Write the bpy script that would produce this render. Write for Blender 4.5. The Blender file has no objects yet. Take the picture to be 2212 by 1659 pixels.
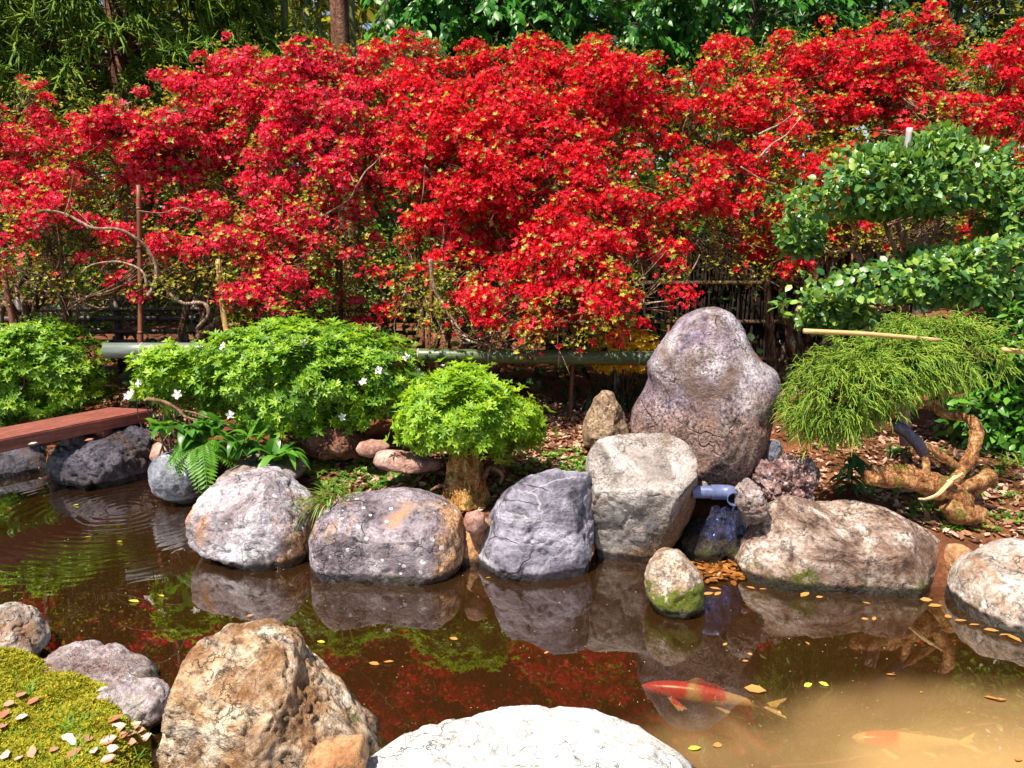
import bpy, bmesh, math
import numpy as np
rng = np.random.default_rng(11)
R = math.radians

# ------------------------------------------------------------------ camera, sky, sun, exposure
SC = bpy.context.scene
COL = SC.collection
PITCH, FOC, CAMZ = R(11.2), 1658.0, 1.55          # focal length in units of a 2212 px wide picture
cam = bpy.data.cameras.new("camera"); cam.sensor_width = 36.0; cam.lens = FOC / 2212.0 * 36.0
cam.clip_start = 0.05; cam.clip_end = 400.0
camo = bpy.data.objects.new("camera", cam); COL.objects.link(camo)
camo.location = (0, 0, CAMZ); camo.rotation_euler = (math.pi / 2 - PITCH, 0, 0)
SC.camera = camo

SUN_EL, SUN_AZ = R(63), R(-138)                   # azimuth from +Y towards +X: behind the viewer, to the left
w = bpy.data.worlds.new("World"); SC.world = w; w.use_nodes = True
wn = w.node_tree
sky = wn.nodes.new("ShaderNodeTexSky"); sky.sky_type = 'NISHITA'; sky.sun_disc = False
sky.sun_elevation = SUN_EL; sky.sun_rotation = SUN_AZ
wn.links.new(sky.outputs[0], wn.nodes["Background"].inputs[0])
wn.nodes["Background"].inputs[1].default_value = 0.075
sl = bpy.data.lights.new("sun", 'SUN'); sl.energy = 5.0; sl.angle = R(0.5); sl.color = (1.0, 0.91, 0.77)
so = bpy.data.objects.new("sun", sl); COL.objects.link(so)
so.rotation_euler = (math.pi / 2 - SUN_EL, 0, -SUN_AZ + math.pi)
so.location = (-6, -8, 18)
SC.view_settings.view_transform = 'Standard'; SC.view_settings.look = 'None'
SC.view_settings.exposure = 1.1; SC.view_settings.gamma = 1.0
SC.render.engine = 'CYCLES'
SC.cycles.max_bounces = 6; SC.cycles.diffuse_bounces = 3; SC.cycles.glossy_bounces = 3
SC.cycles.transparent_max_bounces = 8; SC.cycles.transmission_bounces = 4
SC.cycles.use_denoising = True

# ------------------------------------------------------------------ helpers
cP, sP = math.cos(PITCH), math.sin(PITCH)
def ray(px, py):
    x = (np.asarray(px, float) - 1106.0) / FOC; y = -(np.asarray(py, float) - 829.5) / FOC
    return np.stack([x, cP + y * sP, -sP + y * cP], -1)
def at(px, py, Y):
    d = ray(px, py); t = np.asarray(Y, float) / d[..., 1]
    return d * t[..., None] + np.array([0, 0, CAMZ])
def at_z(px, py, z):
    d = ray(px, py); t = (z - CAMZ) / d[..., 2]
    return d * t[..., None] + np.array([0, 0, CAMZ])

def proj(P):
    d = np.asarray(P, float) - np.array([0, 0, CAMZ]); f = d[:, 1] * cP - d[:, 2] * sP; u = d[:, 1] * sP + d[:, 2] * cP
    return np.stack([1106 + FOC * d[:, 0] / f, 829.5 - FOC * u / f], 1)
def hash3(i, j, k, seed):
    n = (i * 374761393 + j * 668265263 + k * 2147483647 + seed * 974711) & 0x7fffffff
    n = ((n ^ (n >> 13)) * 1274126177) & 0x7fffffff
    n = ((n ^ (n >> 16)) * 668265263) & 0x7fffffff
    return ((n ^ (n >> 15)) & 0xffff) / 32767.5 - 1.0
def vnoise(P, seed=0):
    P = np.asarray(P, float); I = np.floor(P).astype(np.int64); f = P - I; f = f * f * f * (f * (f * 6 - 15) + 10)
    r = 0
    for a in (0, 1):
        for b in (0, 1):
            for c in (0, 1):
                wgt = (f[:, 0] if a else 1 - f[:, 0]) * (f[:, 1] if b else 1 - f[:, 1]) * (f[:, 2] if c else 1 - f[:, 2])
                r = r + wgt * hash3(I[:, 0] + a, I[:, 1] + b, I[:, 2] + c, seed)
    return r
def fbm(P, oct=4, seed=0, gain=0.5):
    r = 0; a = 1.0; P = np.asarray(P, float)
    for o in range(oct):
        r = r + a * vnoise(P, seed + o * 17); P = P * 2.03 + 3.7; a *= gain
    return r
def sstep(a, b, x):
    t = np.clip((np.asarray(x, float) - a) / (b - a), 0, 1); return t * t * (3 - 2 * t)
def unit(v): return v / np.maximum(np.linalg.norm(v, axis=-1, keepdims=True), 1e-9)

class MB:
    """collects vertices and faces, then links them as one mesh object"""
    def __init__(s): s.V = []; s.F = []; s.M = []; s.n = 0
    def add(s, V, F, m=0):
        V = np.asarray(V, float).reshape(-1, 3)
        fs = F if isinstance(F, (list, tuple)) else [F]
        for f in fs:
            f = np.asarray(f, np.int64)
            if len(f): s.F.append(f + s.n); s.M.append(np.full(len(f), m, np.int32))
        s.V.append(V); s.n += len(V)
    def build(s, name, mats, parent=None, smooth=True, loc=None):
        V = np.concatenate(s.V) if s.V else np.zeros((0, 3))
        if parent is not None: V = V - np.array(parent.location)
        elif loc is not None: V = V - np.array(loc)
        me = bpy.data.meshes.new(name)
        me.vertices.add(len(V)); me.vertices.foreach_set("co", V.astype(np.float32).ravel())
        nl = sum(f.size for f in s.F); nf = sum(len(f) for f in s.F)
        me.loops.add(nl); me.polygons.add(nf)
        if nf:
            me.loops.foreach_set("vertex_index", np.concatenate([f.ravel() for f in s.F]).astype(np.int32))
            tot = np.concatenate([np.full(len(f), f.shape[1], np.int32) for f in s.F])
            st = np.zeros(nf, np.int32); st[1:] = np.cumsum(tot)[:-1]
            me.polygons.foreach_set("loop_start", st); me.polygons.foreach_set("loop_total", tot)
            me.polygons.foreach_set("material_index", np.concatenate(s.M))
            me.polygons.foreach_set("use_smooth", np.full(nf, smooth, bool))
        for m in (mats if isinstance(mats, (list, tuple)) else [mats]): me.materials.append(m)
        me.update(calc_edges=True); me.validate()
        o = bpy.data.objects.new(name, me); COL.objects.link(o)
        if parent is not None: o.parent = parent
        elif loc is not None: o.location = loc
        return o
def tag(o, label=None, cat=None, group=None, kind=None):
    if label: o["label"] = label
    if cat: o["category"] = cat
    if group: o["group"] = group
    if kind: o["kind"] = kind
    return o
def thing(name, loc, label, cat, group=None):
    o = bpy.data.objects.new(name, None); COL.objects.link(o)
    o.location = tuple(float(c) for c in loc); o.empty_display_size = .1
    return tag(o, label, cat, group)

# ------------------------------------------------------------------ node materials
class NT:
    def __init__(s, name):
        s.m = bpy.data.materials.new(name); s.m.use_nodes = True; s.t = s.m.node_tree; s.t.nodes.clear()
        s.out = s.t.nodes.new("ShaderNodeOutputMaterial")
    def n(s, typ, **kw):
        nd = s.t.nodes.new("ShaderNode" + typ)
        for k, v in kw.items():
            if hasattr(nd, k) and k not in ("Color",): setattr(nd, k, v); continue
            s.put(nd, k, v)
        return nd
    def put(s, nd, k, v):
        sock = nd.inputs[k] if not isinstance(k, str) or k in nd.inputs else nd.inputs[k.replace("_", " ")]
        if hasattr(v, "is_linked") or isinstance(v, bpy.types.NodeSocket): s.t.links.new(v, sock)
        else: sock.default_value = v
    def math(s, op, a, b=0.0, c=None, clamp=False):
        nd = s.t.nodes.new("ShaderNodeMath"); nd.operation = op; nd.use_clamp = clamp
        for i, v in enumerate((a, b, c)):
            if v is not None: s.put(nd, i, v)
        return nd.outputs[0]
    def ramp(s, fac, stops, interp='LINEAR'):
        nd = s.t.nodes.new("ShaderNodeValToRGB"); cr = nd.color_ramp; cr.interpolation = interp
        while len(cr.elements) < len(stops): cr.elements.new(0.5)
        for e, (p, c) in zip(cr.elements, stops):
            e.position = p; e.color = (c, c, c, 1) if not isinstance(c, tuple) else tuple(c) + (1,)
        s.put(nd, 0, fac); return nd.outputs[0]
    def mix(s, fac, a, b, mode='MIX'):
        nd = s.t.nodes.new("ShaderNodeMix"); nd.data_type = 'RGBA'; nd.blend_type = mode
        s.put(nd, 0, fac)
        for i, v in ((6, a), (7, b)):
            if isinstance(v, tuple): v = tuple(v) + (1,)
            s.put(nd, i, v)
        return nd.outputs[2]
    def noise(s, vec, scale, detail=4.0, rough=.55, dist=0.0):
        nd = s.t.nodes.new("ShaderNodeTexNoise")
        s.put(nd, "Vector", vec); s.put(nd, "Scale", scale); s.put(nd, "Detail", detail); s.put(nd, "Roughness", rough); s.put(nd, "Distortion", dist)
        return nd.outputs[0]
    def surf(s, sh): s.t.links.new(sh, s.out.inputs["Surface"]); return s.m

def leaf_mat(name, cols, trans=.35, rough=.45, spec=.4, tbright=1.3, vein=False):
    t = NT(name)
    geo = t.n("NewGeometry")
    n = len(cols)
    c = t.ramp(geo.outputs["Random Per Island"], [(i / max(1, n - 1), cc) for i, cc in enumerate(cols)])
    pr = t.n("BsdfPrincipled", Base_Color=c, Roughness=rough)
    pr.inputs["Specular IOR Level"].default_value = spec
    tr = t.n("BsdfTranslucent")
    mul = t.mix(1.0, c, (tbright, tbright, tbright * .6), 'MULTIPLY')
    t.put(tr, "Color", mul)
    mx = t.n("MixShader"); t.put(mx, 0, trans); t.put(mx, 1, pr.outputs[0]); t.put(mx, 2, tr.outputs[0])
    return t.surf(mx.outputs[0])

def rock_mat(name, cols, scale=6., speck=.55, sscale=90., vein=0., veincol=(.75, .75, .78), crack=.5, lichen=0., lscale=26., moss=0.,
             mosscol=(.10, .11, .015), stain=0., staincol=(.30, .15, .06), rough=.75, bump=.5, wet=1., pit=.3, seed=0., band=None, dstain=None):
    t = NT(name)
    tc = t.n("TexCoord"); mp = t.n("Mapping", Vector=tc.outputs["Object"]); mp.inputs["Location"].default_value = (seed * 3.1, seed * 1.7, seed * 2.3)
    v = mp.outputs[0]
    if band:
        mp2 = t.n("Mapping", Vector=v); mp2.inputs["Rotation"].default_value = band[0]; mp2.inputs["Scale"].default_value = band[1]; vb = mp2.outputs[0]
    else: vb = v
    n1 = t.noise(vb, scale, 10, .62, .6)
    n2 = t.noise(v, sscale, 6, .7)
    n3 = t.noise(v, scale * 3.3, 8, .7, .4)
    k = len(cols)
    col = t.ramp(n1, [(.36 + .28 * i / max(1, k - 1), c) for i, c in enumerate(cols)])
    sp = t.ramp(n2, [(.37, 1 - speck), (.5, 1.0), (.63, 1 + speck * .8)])
    col = t.mix(t.ramp(t.noise(v, 2.4, 4, .6), [(.40, .25), (.60, 1.0)]), col, t.mix(1.0, col, sp, 'MULTIPLY'))
    md = t.ramp(n3, [(.36, max(.02, 1 - pit * 1.2)), (.46, 1.0), (.62, 1.0 + pit * .5)])
    col = t.mix(1.0, col, md, 'MULTIPLY')
    if stain:
        ns = t.noise(v, 3.2, 6, .6, 1.0)
        col = t.mix(t.ramp(ns, [(.62 - stain * .35, 0.0), (.72 - stain * .2, .85)]), col, staincol)
    if dstain:   # soil or rust stain on one side: (direction, offset, softness, colour)
        dp = t.n("VectorMath", operation='DOT_PRODUCT'); t.put(dp, 0, tc.outputs["Object"]); dp.inputs[1].default_value = dstain[0]
        q = t.math('ADD', t.math('SUBTRACT', dp.outputs["Value"], dstain[1]), t.math('MULTIPLY', t.math('SUBTRACT', t.noise(v, 5.0, 8, .7, .6), .5), dstain[2] * 3))
        dm = t.ramp(t.math('DIVIDE', q, dstain[2]), [(0.0, 0.0), (1.0, .9)])
        col = t.mix(dm, col, t.mix(1.0, dstain[3], t.mix(1.0, sp, md, 'MULTIPLY'), 'MULTIPLY'))
    # thin cracks
    vo = t.n("TexVoronoi", feature='DISTANCE_TO_EDGE', Scale=scale * .9)
    wv = t.n("VectorMath", operation='ADD'); nv = t.n("TexNoise", Vector=v, Scale=scale * 1.6, Detail=5.0)
    scl = t.n("VectorMath", operation='SCALE'); t.put(scl, 0, nv.outputs["Color"]); scl.inputs["Scale"].default_value = .35
    t.put(wv, 0, vb); t.put(wv, 1, scl.outputs[0]); t.put(vo, "Vector", wv.outputs[0])
    nmask = t.ramp(t.noise(v, scale * 1.1, 3), [(.45, 0.0), (.6, 1.0)])
    cr = t.math('MULTIPLY', t.ramp(vo.outputs["Distance"], [(0.0, 1.0), (.018, 0.0)]), nmask)
    if crack: col = t.mix(t.math('MULTIPLY', cr, crack), col, (.03, .022, .018))
    if vein:
        vv = t.n("TexVoronoi", feature='DISTANCE_TO_EDGE', Scale=scale * .45); t.put(vv, "Vector", wv.outputs[0])
        vm = t.math('MULTIPLY', t.ramp(vv.outputs["Distance"], [(0.0, 1.0), (.014, 0.0)]), vein)
        col = t.mix(vm, col, veincol)
    geo = t.n("NewGeometry"); sx = t.n("SeparateXYZ", Vector=geo.outputs["Position"]); sn = t.n("SeparateXYZ", Vector=geo.outputs["Normal"])
    if lichen:
        vl = t.n("TexVoronoi", Vector=v, Scale=lscale); vl.inputs["Randomness"].default_value = 1.0
        sc_ = t.n("SeparateColor", Color=vl.outputs["Color"])
        big = t.math('MULTIPLY', sc_.outputs[0], .38)
        inside = t.math('LESS_THAN', t.math('ADD', vl.outputs["Distance"], t.math('MULTIPLY', t.noise(v, 150., 3), .12)), big)
        pick = t.math('GREATER_THAN', sc_.outputs[1], .45)
        reg = t.ramp(t.noise(v, 5., 2), [(.56 - lichen * .2, 0.0), (.62 - lichen * .15, 1.0)])
        f = t.math('MULTIPLY', t.math('MULTIPLY', inside, pick), reg)
        col = t.mix(t.math('MULTIPLY', f, .85), col, (.62, .64, .66))
    if moss:
        nm = t.noise(v, 9., 7, .7)
        lo = t.math('SUBTRACT', .16, sx.outputs[2]); lo = t.math('MULTIPLY', lo, 1.3)
        ms = t.math('ADD', nm, lo); ms = t.math('ADD', ms, moss * .3 - .25)
        mf = t.ramp(ms, [(.52, 0.0), (.60, 1.0)])
        mc = t.mix(t.noise(v, 120., 4), tuple(c * .45 for c in mosscol), tuple(c * 1.7 for c in mosscol))
        col = t.mix(mf, col, mc)
    rgh = rough
    if wet:
        wl = t.math('ADD', sx.outputs[2], t.math('MULTIPLY', t.math('SUBTRACT', t.noise(v, 14., 5), .5), .05))
        wf = t.ramp(wl, [(0.0, 1.0), (.036, .94), (.05, 0.0)])
        col = t.mix(t.math('MULTIPLY', wf, wet * .92), col, (.012, .009, .007))
        rgh = t.math('SUBTRACT', rough, t.math('MULTIPLY', wf, .45))
    h = t.math('ADD', t.math('MULTIPLY', n1, 1.2), t.math('MULTIPLY', n2, .30)); h = t.math('ADD', h, t.math('MULTIPLY', n3, .7))
    h = t.math('SUBTRACT', h, t.math('MULTIPLY', cr, .5))
    bp = t.n("Bump", Strength=bump, Distance=.045, Height=h)
    pr = t.n("BsdfPrincipled", Base_Color=col, Roughness=rgh, Normal=bp.outputs[0]); pr.inputs["Specular IOR Level"].default_value = .3
    return t.surf(pr.outputs[0])

def bark_mat(name, cols, scale=30., stretch=.25, moss=0., bump=.6, rough=.8, mosscol=(.12, .12, .02)):
    t = NT(name); tc = t.n("TexCoord"); mp = t.n("Mapping", Vector=tc.outputs["Object"]); mp.inputs["Scale"].default_value = (1, 1, stretch)
    n1 = t.noise(mp.outputs[0], scale, 8, .65, .5); n2 = t.noise(tc.outputs["Object"], scale * 3, 4, .7)
    k = len(cols); col = t.ramp(n1, [(.37 + .26 * i / max(1, k - 1), c) for i, c in enumerate(cols)])
    col = t.mix(1.0, col, t.ramp(n2, [(.38, .45), (.62, 1.4)]), 'MULTIPLY')
    if moss:
        mf = t.ramp(t.noise(tc.outputs["Object"], 11., 6, .7), [(.62 - moss * .3, 0.0), (.70 - moss * .3, 1.0)])
        col = t.mix(mf, col, t.mix(n2, tuple(c * .5 for c in mosscol), tuple(c * 1.6 for c in mosscol)))
    bp = t.n("Bump", Strength=bump, Distance=.04, Height=t.math('ADD', n1, t.math('MULTIPLY', n2, .4)))
    pr = t.n("BsdfPrincipled", Base_Color=col, Roughness=rough, Normal=bp.outputs[0]); pr.inputs["Specular IOR Level"].default_value = .25
    return t.surf(pr.outputs[0])

def plain_mat(name, c1, c2, scale=20., rough=.5, bump=.1, stretch=(1, 1, 1), spec=.4):
    t = NT(name); tc = t.n("TexCoord"); mp = t.n("Mapping", Vector=tc.outputs["Object"]); mp.inputs["Scale"].default_value = stretch
    n1 = t.noise(mp.outputs[0], scale, 6, .6); col = t.ramp(n1, [(.32, c1), (.68, c2)])
    bp = t.n("Bump", Strength=bump, Distance=.01, Height=n1)
    pr = t.n("BsdfPrincipled", Base_Color=col, Roughness=rough, Normal=bp.outputs[0]); pr.inputs["Specular IOR Level"].default_value = spec
    return t.surf(pr.outputs[0])

# ------------------------------------------------------------------ shape helpers
_ico = {}
def ico(sub):
    if sub not in _ico:
        bm = bmesh.new(); bmesh.ops.create_icosphere(bm, subdivisions=sub, radius=1.0)
        _ico[sub] = (np.array([v.co[:] for v in bm.verts]), np.array([[v.index for v in f.verts] for f in bm.faces])); bm.free()
    return _ico[sub]
def polar(poly, Y, centre=None, smooth=5):
    """outline in picture coordinates -> centre (x,z) and radius function in the upright plane at depth Y"""
    W = at([p[0] for p in poly], [p[1] for p in poly], np.full(len(poly), Y))[:, [0, 2]]
    lo, hi = W.min(0), W.max(0)
    c = (lo + hi) / 2 if centre is None else at(centre[0], centre[1], Y)[[0, 2]]
    pts = []
    for a, b in zip(W, np.roll(W, -1, 0)): pts.append(a + (b - a) * np.linspace(0, 1, 40, endpoint=False)[:, None])
    p = np.concatenate(pts) - c; th = np.arctan2(p[:, 1], p[:, 0]); r = np.hypot(p[:, 0], p[:, 1])
    g = np.linspace(-math.pi, math.pi, 361)
    o = np.argsort(th); rr = np.interp(g, th[o], r[o], period=2 * math.pi)
    if smooth:
        kx = np.ones(smooth) / smooth; e = np.concatenate([rr[:-1]] * 3); rr = np.convolve(e, kx, 'same')[360:720]; rr = np.append(rr, rr[0])
    return c, (lambda t: np.interp(t, g, rr)), hi - lo
def rock(name, label, poly, Yc, D, mat, p=2.4, cuts=(), amp=.02, fscale=4., sub=5, seed=1, facet=0., centre=None, group=None, smooth=5, cat="rock", push=None, rough=.25):
    c, rad, size = polar(poly, Yc, centre, smooth)
    q, F = ico(sub); q = q.copy()
    th = np.arctan2(q[:, 2], q[:, 0]); rho = np.hypot(q[:, 0], q[:, 2]); wv = q[:, 1]
    s = (rho ** p + np.abs(wv) ** p) ** (1 / p); rho, wv = rho / s, wv / s
    Q = np.stack([rho * np.cos(th), wv, rho * np.sin(th)], 1)
    Qn = Q.copy()
    for n, o in cuts:
        n = np.array(n, float); n /= np.linalg.norm(n); d = np.maximum(Qn @ n - o, 0)
        Qn -= n * (d * .93)[:, None]
    if facet:
        fr = np.random.default_rng(seed)
        for i in range(26):
            n = unit(fr.normal(size=3)); o = 1.0 - facet * fr.uniform(.5, 1.6); d = np.maximum(Qn @ n - o, 0); Qn -= n * (d * .85)[:, None]
    th2 = np.arctan2(Qn[:, 2], Qn[:, 0]); rh2 = np.hypot(Qn[:, 0], Qn[:, 2])
    gs = np.linspace(-math.pi, math.pi, 361)[:-1]; rs_ = rad(gs); rs_ = np.convolve(np.concatenate([rs_[-45:], rs_, rs_[:45]]), np.ones(91) / 91, 'valid'); wf = np.clip(rh2, 0, 1) ** 5
    ctr = np.array([c[0], Yc, c[1]]); corr = np.ones(73); gb = np.linspace(-math.pi, math.pi, 73)
    ic = proj(ctr[None])[0]; tgt = np.array([np.hypot(*(proj(np.array([[c[0] + rad(t) * math.cos(t), Yc, c[1] + rad(t) * math.sin(t)]]))[0] - ic)) for t in gb])
    for it in range(4):   # let the seen outline, not the middle section, have the wanted shape
        rr = (rad(th2) * wf + np.interp(th2, gs, rs_, period=2 * math.pi) * (1 - wf)) * np.interp(th2, gb, corr)
        P = np.stack([c[0] + rr * rh2 * np.cos(th2), Yc + D * Qn[:, 1], c[1] + rr * rh2 * np.sin(th2)], 1)
        if it == 3: break
        d = proj(P) - ic; a = np.arctan2(-d[:, 1], d[:, 0]); l = np.hypot(d[:, 0], d[:, 1]); b = np.round((a + math.pi) / (2 * math.pi) * 72).astype(int); mx_ = np.zeros(73); np.maximum.at(mx_, b, l)
        mx_[0] = mx_[72] = max(mx_[0], mx_[72]); q = np.clip(tgt / np.maximum(mx_, 1e-6), .7, 1.3); q = np.convolve(np.concatenate([q[-4:-1], q, q[1:4]]), np.ones(7) / 7, 'valid'); corr = np.clip(corr * q, .6, 1.4)
    nrm = unit((P - ctr) / np.array([size[0] / 2, D, size[1] / 2]) ** 2)
    n0 = fbm(P * fscale, 5, seed * 7, .5)
    rid = 1 - np.abs(fbm(P * fscale * 1.7 + 9, 4, seed * 7 + 3, .55)) * 2
    P = P + nrm * (amp * (n0 * .8 - np.maximum(rid - .55, 0) * 1.2 * rough * 4 + fbm(P * fscale * 7, 3, seed + 5) * .18))[:, None]
    if push is not None: P = push(P)
    mb = MB(); mb.add(P, F)
    base = (float(c[0]), float(Yc), float(P[:, 2].min()))
    o = mb.build(name, mat, None, True, base)
    return tag(o, label, cat, group)

def catmull(P, n=6):
    P = np.asarray(P, float)
    if len(P) < 3: return P[0] + (P[-1] - P[0]) * np.linspace(0, 1, n + 1)[:, None]
    Q = np.concatenate([[2 * P[0] - P[1]], P, [2 * P[-1] - P[-2]]]); out = []
    t = np.linspace(0, 1, n, endpoint=False)[:, None]
    for i in range(1, len(Q) - 2):
        a, b, c, d = Q[i - 1], Q[i], Q[i + 1], Q[i + 2]
        out.append(.5 * (2 * b + (c - a) * t + (2 * a - 5 * b + 4 * c - d) * t * t + (3 * b - a - 3 * c + d) * t ** 3))
    return np.concatenate(out + [P[-1:]])
def tube(P, rad, sides=7, smooth=5, wob=0., seed=0, cap=True):
    """a tapering tube along a polyline; rad: one radius per control point"""
    P = np.asarray(P, float); rad = np.broadcast_to(np.asarray(rad, float), (len(P),))
    C = catmull(np.concatenate([P, rad[:, None]], 1), smooth) if smooth else np.concatenate([P, rad[:, None]], 1)
    P, r = C[:, :3], np.maximum(C[:, 3], .0004)
    T = unit(np.gradient(P, axis=0)); ref = np.array([.31, .17, .93]) if abs(T[0][2]) < .9 else np.array([.9, .3, .1])
    A = unit(np.cross(T, ref)); B = np.cross(T, A)
    an = np.linspace(0, 2 * math.pi, sides, endpoint=False)
    V = P[:, None] + r[:, None, None] * (np.cos(an)[None, :, None] * A[:, None] + np.sin(an)[None, :, None] * B[:, None])
    V = V.reshape(-1, 3)
    if wob: 
        ctr = np.repeat(P, sides, 0); V = ctr + (V - ctr) * (1 + wob * fbm(V * 14 / max(.2, 12 * r.max()), 3, seed))[:, None]
    m = len(P); i = np.arange(m - 1)[:, None] * sides; j = np.arange(sides)[None]; j2 = (j + 1) % sides
    F = np.stack([i + j, i + j2, i + sides + j2, i + sides + j], -1).reshape(-1, 4)
    fs = [F]
    if cap:
        V = np.concatenate([V, P[:1], P[-1:]]); a = m * sides; b = a + 1; jj = np.arange(sides); k2 = (jj + 1) % sides
        fs.append(np.stack([np.full(sides, a), k2, jj], 1)); fs.append(np.stack([np.full(sides, b), (m - 1) * sides + jj, (m - 1) * sides + k2], 1))
    return V, fs
def box(lo, hi):
    x0, y0, z0 = lo; x1, y1, z1 = hi
    V = np.array([[x0, y0, z0], [x1, y0, z0], [x1, y1, z0], [x0, y1, z0], [x0, y0, z1], [x1, y0, z1], [x1, y1, z1], [x0, y1, z1]])
    return V, np.array([[0, 3, 2, 1], [4, 5, 6, 7], [0, 1, 5, 4], [1, 2, 6, 5], [2, 3, 7, 6], [3, 0, 4, 7]])

# leaf templates: x side, y along, z up
LEAF4 = (np.array([[0, 0, 0], [-.24, .5, .07], [0, 1, -.06], [.24, .5, .07]]), np.array([[0, 3, 2], [0, 2, 1]]))
LEAFN = (np.array([[0, 0, 0], [-.15, .5, .05], [0, 1, -.08], [.15, .5, .05]]), np.array([[0, 3, 2], [0, 2, 1]]))
LEAF8 = (np.array([[0, 0, 0], [-.24, .3, .06], [0, .33, 0], [.24, .3, .06], [-.22, .66, .03], [0, .7, -.03], [.22, .66, .03], [0, 1, -.12]]),
         np.array([[0, 3, 2], [0, 2, 1], [1, 2, 5], [1, 5, 4], [2, 3, 6], [2, 6, 5], [4, 5, 7], [5, 6, 7]]))
def rosette(n, tilt, wid=.2, seed=0, share=True):
    V = [np.zeros(3)]; F = []; g = np.random.default_rng(seed)
    for i in range(n):
        a = 2 * math.pi * i / n + g.uniform(-.2, .2); L = g.uniform(.75, 1.05); tl = tilt + g.uniform(-.2, .25)
        d = np.array([math.cos(a) * math.cos(tl), math.sin(a) * math.cos(tl), math.sin(tl)]); sd = np.array([-math.sin(a), math.cos(a), 0]); nn = np.cross(sd, d) * -1
        b = len(V)
        V += [d * .5 * L - sd * wid * L + nn * .05, d * L + nn * -.06, d * .5 * L + sd * wid * L + nn * .05]
        F += [[0, b, b + 1], [0, b + 1, b + 2]]
    return np.array(V), np.array(F)
def flower_t(seed=0):
    V = [np.array([0, 0, -.35])]; F = []; g = np.random.default_rng(seed)
    for i in range(5):
        a = 2 * math.pi * i / 5 + g.uniform(-.12, .12)
        d = np.array([math.cos(a), math.sin(a), 0]); sd = np.array([-math.sin(a), math.cos(a), 0]); b = len(V); up = np.array([0, 0, 1.])
        V += [d * .55 - sd * .30 + up * .28, d * .98 - sd * .12 + up * (.25 + g.uniform(-.25, .2)), d * .95 + sd * .18 + up * (.2 + g.uniform(-.25, .2)), d * .55 + sd * .30 + up * .24]
        F += [[0, b, b + 1], [0, b + 1, b + 2], [0, b + 2, b + 3]]
    return np.array(V), np.array(F)
FLOWERS = [flower_t(i) for i in range(4)]
WHORL = [rosette(6, .42, .185, i) for i in range(4)]
WHORLS = [rosette(5, .55, .26, 10 + i) for i in range(4)]
def inst(mb, T, P, N, S, Dr=None, m=0, jit=0.):
    """copies of template T at points P, local z along N (or local y along Dr when given)"""
    P = np.asarray(P, float); n = len(P)
    if n == 0: return
    V0, F0 = T; S = np.broadcast_to(np.asarray(S, float), (n,))
    if Dr is None:
        N = unit(N + rng.normal(size=(n, 3)) * jit); a = rng.normal(size=(n, 3)); D = unit(a - (a * N).sum(1, keepdims=True) * N)
    else:
        D = unit(Dr + rng.normal(size=(n, 3)) * jit); N = unit(N - (N * D).sum(1, keepdims=True) * D)
    X = np.cross(D, N)
    V = P[:, None] + S[:, None, None] * (V0[None, :, 0:1] * X[:, None] + V0[None, :, 1:2] * D[:, None] + V0[None, :, 2:3] * N[:, None])
    F = F0[None] + (np.arange(n) * len(V0))[:, None, None]
    mb.add(V.reshape(-1, 3), F.reshape(-1, F0.shape[1]), m)
def inst_multi(mb, Ts, P, N, S, **k):
    idx = rng.integers(0, len(Ts), len(P)); S = np.broadcast_to(np.asarray(S, float), (len(P),))
    for i, T in enumerate(Ts):
        s = idx == i; inst(mb, T, P[s], N[s], S[s], **{a: (b[s] if isinstance(b, np.ndarray) else b) for a, b in k.items()})
def blob(poly, Yc, D, n, shell=(.9, 1.02), bottom=-1., centre=None, lump=.10, lscale=5., seed=0, front=True):
    """n points and outward normals on the lumpy rounded shape that has this outline"""
    c, rad, size = polar(poly, Yc, centre, 9)
    q = unit(rng.normal(size=(n, 3)))
    if front: q[:, 1] = np.where((q[:, 1] > .35), -q[:, 1], q[:, 1])
    th = np.arctan2(q[:, 2], q[:, 0]); rho = np.hypot(q[:, 0], q[:, 2])
    s = (rho ** 2.6 + np.abs(q[:, 1]) ** 2.6) ** (1 / 2.6)
    k = rng.uniform(shell[0], shell[1], n)
    rr = rad(th)
    P0 = np.stack([c[0] + rr * rho / s * np.cos(th), Yc + D * q[:, 1] / s, c[1] + rr * rho / s * np.sin(th)], 1)
    k = k * (1 + lump * fbm(P0 * lscale, 2, seed))
    ctr = np.array([c[0], Yc, c[1]])
    P = ctr + (P0 - ctr) * k[:, None]
    N = unit((P0 - ctr) / np.array([size[0] / 2, D, size[1] / 2]) ** 2)
    sel = P[:, 2] > (c[1] + bottom * size[1] / 2)
    return P[sel], N[sel]
# ================================================================== SETTING: ground, pond bed, water
shore_px = [(-900, 985), (-400, 1005), (0, 1008), (100, 1022), (320, 1030), (400, 1040), (440, 1045), (428, 1120), (480, 1180), (660, 1195), (830, 1212),
            (1000, 1200), (1100, 1220), (1260, 1200), (1290, 1170), (1400, 1162), (1500, 1160), (1590, 1175), (1620, 1225), (1800, 1252), (1950, 1280),
            (2050, 1268), (2120, 1305), (2300, 1330), (2900, 1380)]
near_px = [(1640, 2100), (1300, 2100), (900, 2050), (600, 1980), (400, 1860), (350, 1690), (345, 1590), (330, 1510), (100, 1445), (0, 1438), (-500, 1400)]
A1 = at_z([p[0] for p in shore_px], [p[1] for p in shore_px], np.zeros(len(shore_px)))[:, :2]
A2 = at_z([p[0] for p in near_px], [p[1] for p in near_px], np.zeros(len(near_px)))[:, :2]
POND = np.concatenate([A1, [[7.0, 2.6], [7.0, .3], [.6, .3]], A2, [[-7, 3.0]]])
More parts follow.
